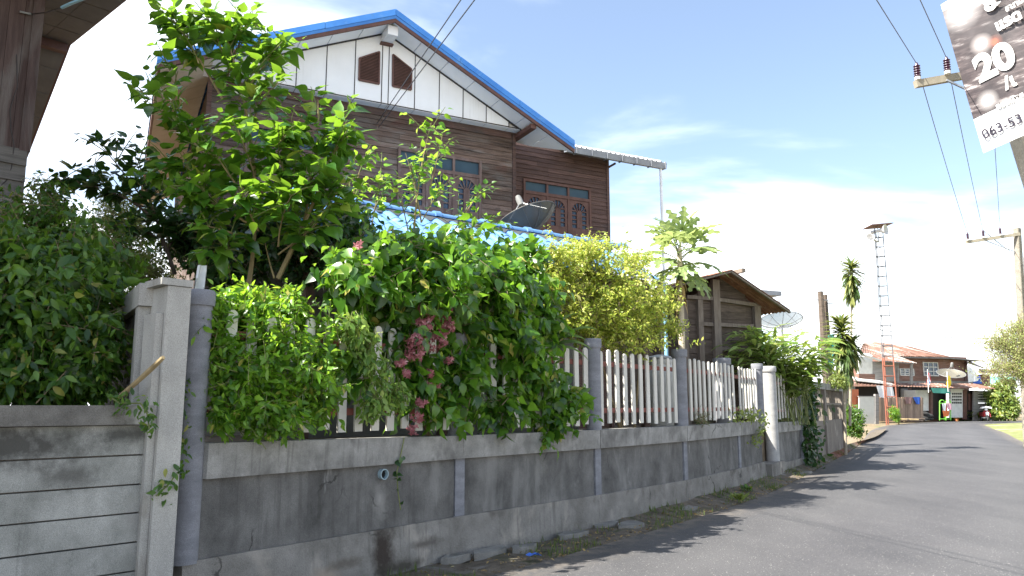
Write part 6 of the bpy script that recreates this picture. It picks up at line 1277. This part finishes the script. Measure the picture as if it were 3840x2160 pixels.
pb0, pb1 = aty('7', 925, 1290, 30), aty('7', 908, 980, 30); axb = (pb1 - pb0).normalized(); gB = pb0 + axb * ((gz(30) - pb0.z) / axb.z); pb = thing('utility_pole', 'distant concrete power pole with a long crossarm and three insulators', 'pole', gB)
sqpole(gB - V3((0, 0, .2)), pb1 + axb * .25, .15, .11).build('shaft', m_conc, pb)
b1, b2 = aty('7', 695, 1012, 29.9), aty('7', 918, 978, 29.9); MB().beam(b1, b2, .09, .12).build('crossarm', m_arm, pb); MB().beam(aty('7', 775, 1005, 29.9), pb0.lerp(pb1, .75), .03, .03).build('brace', m_steel, pb)
insB = [insulator(aty('7', x, y, 29.85), 1.0, pb) for x, y in ((702, 1003), (767, 992), (838, 982))]
MB().box(pb0.lerp(pb1, .55) + V3((.25, -.05, 0)), (.3, .3, .8)).build('service_box', m_steel, pb)
def wire(label, a, b_, sag, r=.007, n=20, name='power_wire', group='power wires'):
    a, b_ = V3(a), V3(b_); pts = [a.lerp(b_, k / n) - V3((0, 0, sag * 4 * (k / n) * (1 - k / n))) for k in range(n + 1)]; return tag(MB().tube(pts, r, 5).build(name, m_wire), label, 'wire', group)
for a, b_, w_ in zip(insA, insB, ('outermost insulators', 'middle insulators', 'insulators nearest the shafts')): wire('thin power wire between the two concrete poles, tied to their ' + w_, a, b_, .12, .008)
for a, (k, x, y, Y), w_ in zip(insA[:2], (('7', 320, 0, 9.6), ('7', 502, 0, 9.9)), ('outermost', 'middle')): q = aty(k, x, y, Y); wire('overhead power wire leaving the ' + w_ + ' insulator of the banner pole', a, a + (q - a) * 5, .0, .007, group='overhead wires')
for x, y in ((900, 1110), (905, 1090)): q = aty('7', x + 300, y + 180, 60); wire('thin power wire leading away from the distant pole', insB[1], q, .2, .01, group='far wires')
wire('black cable slung across the sky above the far house', aty('6', 700, 75, 50), aty('6', 2700, 150, 48), .5, .022, name='telephone_cable'); wire('faint cable sloping above the far house roof', aty('6', 1300, 220, 52), aty('6', 2500, 60, 46), .1, .012, name='telephone_cable')
for (xa, ya), (xb, yb), w_ in (((310, 670), (765, 0), 'upper'), ((318, 692), (840, 0), 'lower')): a = G.at('2', xa, ya, .06); q = aty('2', xb, yb, 8.5); wire(w_ + ' of two service wires meeting the plank wall under the gable', a, a + (q - a) * 2.6, .0, .008, name='service_wire', group='service wires to the house')
# concert banner lashed to the pole, faces the lane
BL, TL_ = aty('p', 3688, 574, 12.75), aty('p', 3538, 44, 12.75); bx_ = V3((.5, -.83, .16)).normalized(); BW = 1.5; up_ = (TL_ - BL); BH = up_.length; up_n = up_.normalized(); bn = bx_.cross(up_n).normalized()
ban = thing('concert_banner', 'dark concert banner with white lettering and phone number lashed to the pole', 'banner', BL)
def bpt(u, v_, o=0.0): return BL + bx_ * (u * BW) + up_n * (v_ * BH) + bn * (o + .03 * math.sin(3 * u + 2 * v_))
def bsheet(name, u0, u1, v0, v1, o, mat, par, nx=8, ny=12, th_=.004):
    mb = MB()
    for q in (0, 1):
        for j in range(ny + 1):
            for i in range(nx + 1): mb.v.append(bpt(u0 + (u1 - u0) * i / nx, v0 + (v1 - v0) * j / ny, o - q * th_))
    of = (nx + 1) * (ny + 1)
    for j in range(ny):
        for i in range(nx): a = j * (nx + 1) + i; mb.f += [(a, a + 1, a + nx + 2, a + nx + 1), (of + a, of + a + nx + 1, of + a + nx + 2, of + a + 1)]
    for i in range(nx): mb.f += [(i, of + i, of + i + 1, i + 1)]; a = ny * (nx + 1) + i; mb.f += [(a, a + 1, of + a + 1, of + a)]
    for j in range(ny): a = j * (nx + 1); mb.f += [(a, a + nx + 1, of + a + nx + 1, of + a)]
    return mb.build(name, mat, par, True)
bsheet('sheet', 0, 1, 0, 1.05, 0, PLAIN('banner_white', (.8, .8, .8), .5), ban)
m_print, t, b, out = mat_new('banner_print'); b.inputs['Roughness'].default_value = .5
rot = stretched(t, (1, 2.2, 9), (.75, 0, 0), 'World'); stk = ramp(t, noise(t, rot, 1.3, 5, .6), [(.42, (.05, .038, .04)), (.56, (.11, .085, .085)), (.68, (.5, .46, .45))]); dk = ramp(t, noise(t, stretched(t, coord='World'), 2.4, 3), [(.4, (.035, .03, .032)), (.65, (.09, .078, .08))])
g = stretched(t, coord='World')
def glow(col, c, r, colr):
    vm = t.nodes.new('ShaderNodeVectorMath'); vm.operation = 'DISTANCE'; t.links.new(g, vm.inputs[0]); vm.inputs[1].default_value = c; dv = t.nodes.new('ShaderNodeMath'); dv.operation = 'DIVIDE'; t.links.new(vm.outputs['Value'], dv.inputs[0]); dv.inputs[1].default_value = r
    return mixrgb(t, ramp(t, dv.outputs[0], [(0, (1, 1, 1)), (.3, (.75, .75, .75)), (.55, (.25, .25, .25)), (1, (0, 0, 0))]), col, colr)
col = mixrgb(t, ramp(t, noise(t, g, .9, 2), [(.4, (1, 1, 1)), (.6, (.1, .1, .1))]), dk, stk)
def bp3(k, x, y): return tuple(on_plane(k, x, y, BL, bn))
for (x, y, r, cc) in ((500, 910, .2, (.9, .86, .84)), (440, 400, .2, (.88, .8, .77)), (250, 100, .4, (.8, .76, .75)), (560, 380, .14, (.4, .13, .08))): col = glow(col, bp3('G', x, y), r, cc)
t.links.new(col, b.inputs['Base Color'])
bsheet('printed_area', .0, 1, .235, 1.0, .006, m_print, ban)
m_let = PLAIN('lettering_white', (.82, .82, .8), .5); m_letd = PLAIN('lettering_dark', (.03, .025, .04), .5)
def letter(txt, k, x, y, size, mat, bold=.0, tilt=0.0):
    cu = bpy.data.curves.new('lettering', 'FONT'); cu.body = txt; cu.size = size; cu.extrude = .002; cu.offset = bold; cu.materials.append(mat); tmp = bpy.data.objects.new('tmp_text', cu); C.objects.link(tmp); bpy.context.view_layer.update(); me_ = bpy.data.meshes.new_from_object(tmp.evaluated_get(bpy.context.evaluated_depsgraph_get())); bpy.data.objects.remove(tmp); o = link('lettering', me_, ban)
    X = (bx_ * math.cos(tilt) + up_n * math.sin(tilt)).normalized(); X = (X - bn * X.dot(bn)).normalized(); Y = bn.cross(X); p = on_plane(k, x, y, BL + bn * .05, bn); M_ = Matrix(((X.x, Y.x, bn.x, 0), (X.y, Y.y, bn.y, 0), (X.z, Y.z, bn.z, 0), (0, 0, 0, 1))); o.matrix_local = Matrix.Translation(p - ban.location) @ M_
letter('063-53', 'G', 455, 1262, .235, m_letd, .003); letter('20', 'G', 420, 740, .62, m_let, .03); letter('แรด', 'G', 575, 285, .25, m_let, .012); letter('สนามบิน', 'G', 660, 105, .13, m_let, .006); letter('8ร', 'G', 480, 110, .36, m_let, .02)
letter('/เ', 'G', 660, 810, .3, m_let, .012); letter('จองบัตร', 'G', 580, 990, .13, m_let, .008)
for v_ in (.12, .55, .9):
    MB().tube([bpt(.5, v_, -.01), bpt(.5, v_, -.01) - bn * .25], .006, 5).build('lashing', m_wire, ban)
# two weathered posts, teal tarp, water jar, sheet for a sunlit patch
for q, (x, lab) in enumerate(((1272, 'grey weathered timber post, the taller of a pair by the dracaenas'), (1298, 'grey weathered timber post, the slimmer of a pair by the dracaenas'))):
    p0 = aty('5', x + 18, 700, 29 + q * .3); p0.z = 1.0; p1 = aty('5', x - 2, 425 + q * 18, 29 + q * .3); po = thing('timber_post', lab, 'post', p0); MB().tube([p0, p0.lerp(p1, .5), p1], [.14, .13, .1] if q == 0 else [.1, .09, .08], 8).build('shaft', m_bw, po); MB().tube([p1 - V3((.25, 0, .3)), p1 - V3((-.3, 0, .35))], .02, 5).build('cleat', m_steel, po)
S5 = Fr(tuple(aty('5', 1330, 800, 28.2).xy), 20); sheet('tarpaulin', 'teal sheet hung between the ginger clump and the dracaenas', 'tarpaulin', [(1312, 660), (1345, 655), (1345, 845), (1312, 850)], PLAIN('tarp_teal', (.03, .32, .3), .6), k='5', fr=S5)
jr = aty('5', 405, 1060, 14.6); jr.z = 1.2; jar = thing('water_jar', 'large pale cement water jar standing behind the pickets', 'jar', jr); MB().lathe([(.28, 0), (.36, .25), (.4, .6), (.38, .95), (.3, 1.2), (.26, 1.26), (.29, 1.3), (.29, 1.36), (.24, 1.36)], jr, n=20).build('body', m_cream, jar, True); MB().lathe([(.31, 1.37), (.32, 1.4), (.05, 1.46)], jr, n=18).build('lid', m_sheet, jar, True)
S7 = Fr(tuple(aty('D', 420, 330, 7.9).xy), 50); sheet('bright_patch_sheet', 'white sheet added for a sunlit patch just behind the round pillar', 'cloth', [(415, 245), (470, 250), (462, 420), (372, 415)], m_clothw, k='D', fr=S7, wav=.04)  # made-up sheet in place of a bright sunlit patch
# grey tarpaulin heap near the downpipe
# --- weeds and grass along the wall foot (nobody could count them)
rng = np.random.default_rng(91); P_, N0 = [], 11000
vr = [p for p in Ls if 6.2 < p.y < 34]
for _ in range(N0):
    i = rng.integers(0, len(vr)); p = vr[i].lerp(vr[min(i + 1, len(vr) - 1)], rng.random()); q = near(Wd, p); f = rng.random() ** 1.2 * .9 + .02; r = p.lerp(q, f)
    if math.sin(r.x * 2.1 + r.y * 1.3) + math.sin(r.y * 3.7 - 1.0) * .7 + rng.normal() * .45 < .4: continue
    P_.append((r.x, r.y, gz(r.y) + (vh(r.y) + .01) * f ** 1.4 - .0))
P_ = np.array(P_); n = len(P_); an = rng.random(n) * 6.283; d = np.stack([np.cos(an) * .7, np.sin(an) * .7, .4 + .8 * rng.random(n)], 1)
o = link('weeds', leaf_mesh('weeds', L_grass, 'blade', P_, d, np.stack([np.cos(an), np.sin(an), np.ones(n)], 1), .03 + .075 * rng.random(n) ** 1.5, (0, 0, 0), np.full(n, 3.2))); tag(o, 'low weeds and grass along the foot of the wall', 'weeds', kind='stuff')
n = 1100; idx = rng.integers(0, len(vr), n); pos = []
for i in idx:
    p = vr[i]; q = near(Wd, p); f = rng.random() ** 1.6 * .8; r = p.lerp(q, f); pos.append((r.x + rng.normal() * .05, r.y + rng.normal() * .05, gz(r.y) + .035 + (vh(r.y) + .01) * f ** 1.4))
d = unit(rng.normal(size=(n, 3)) * [1, 1, .15]); L_dry = LEAF('dry_leaf', [(.16, .1, .04), (.34, .24, .09), (.5, .42, .2)], (.4, .3, .1), rough=.8, tr=.15)
o = link('leaf_litter', leaf_mesh('leaf_litter', L_dry, 'elliptic', np.array(pos), d, unit(np.array([0, 0, 1.]) + rng.normal(size=(n, 3)) * .3), .03 + .035 * rng.random(n), (0, 0, 0))); tag(o, 'dry fallen leaves scattered along the gutter', 'leaves', kind='stuff')
for (lab, x, y, sd, cnt) in (('weed tuft growing from the wall foot beside a concrete slab', 680, 400, 61, 60), ('yellow dry weed clump at the asphalt edge', 790, 465, 62, 50), ('low leafy weed near the road edge by the slabs', 840, 405, 63, 40)):
    b0 = atg('8', x, y, .06); rng = np.random.default_rng(sd); an = rng.random(cnt) * 6.283; d = np.stack([np.cos(an) * .7, np.sin(an) * .7, .3 + rng.random(cnt)], 1)
    o = link('weed_tuft', leaf_mesh('weed_tuft', L_back if sd == 62 else L_hedge, 'elliptic', np.array(b0) + rng.normal(size=(cnt, 3)) * [.06, .06, .02] + np.array([0, 0, .03]), d, np.tile([0, 0, 1.], (cnt, 1)), .06 + .08 * rng.random(cnt), b0)); o.location = b0; tag(o, lab, 'weed')
# broken branch leaning on the post, litter
a, b_ = aty('3', 560, 610, 5.95), aty('3', 765, 425, 5.72)
tag(MB().tube(bez(a, b_, (0.02, 0, .01), 6), [.018, .02, .019, .021, .02, .016], 7).build('broken_branch', m_trunk, sm=True), 'broken brown branch sticking up in front of the square post', 'branch')
def crumple(name, label, k, x, y, s, col, cat, seed, dz=.05):
    r = random.Random(seed); p = atg(k, x, y, dz); mb = MB(); nx, ny = 6, 5
    for j in range(ny):
        for i in range(nx): mb.v.append(p + V3(((i / (nx - 1) - .5) * s * 1.7 + r.gauss(0, .01), (j / (ny - 1) - .5) * s + r.gauss(0, .01), .012 + abs(r.gauss(0, .025)) * (0 < i < nx - 1))))
    for j in range(ny - 1):
        for i in range(nx - 1): q = j * nx + i; mb.f.append((q, q + 1, q + nx + 1, q + nx))
    return tag(mb.build(name, PLAIN(name + '_' + str(seed), col, .6), sm=True), label, cat)
crumple('plastic_bag', 'crumpled blue plastic scrap on the soil by the asphalt edge', '4', 1000, 1357, .09, (.06, .16, .55), 'litter', 1)
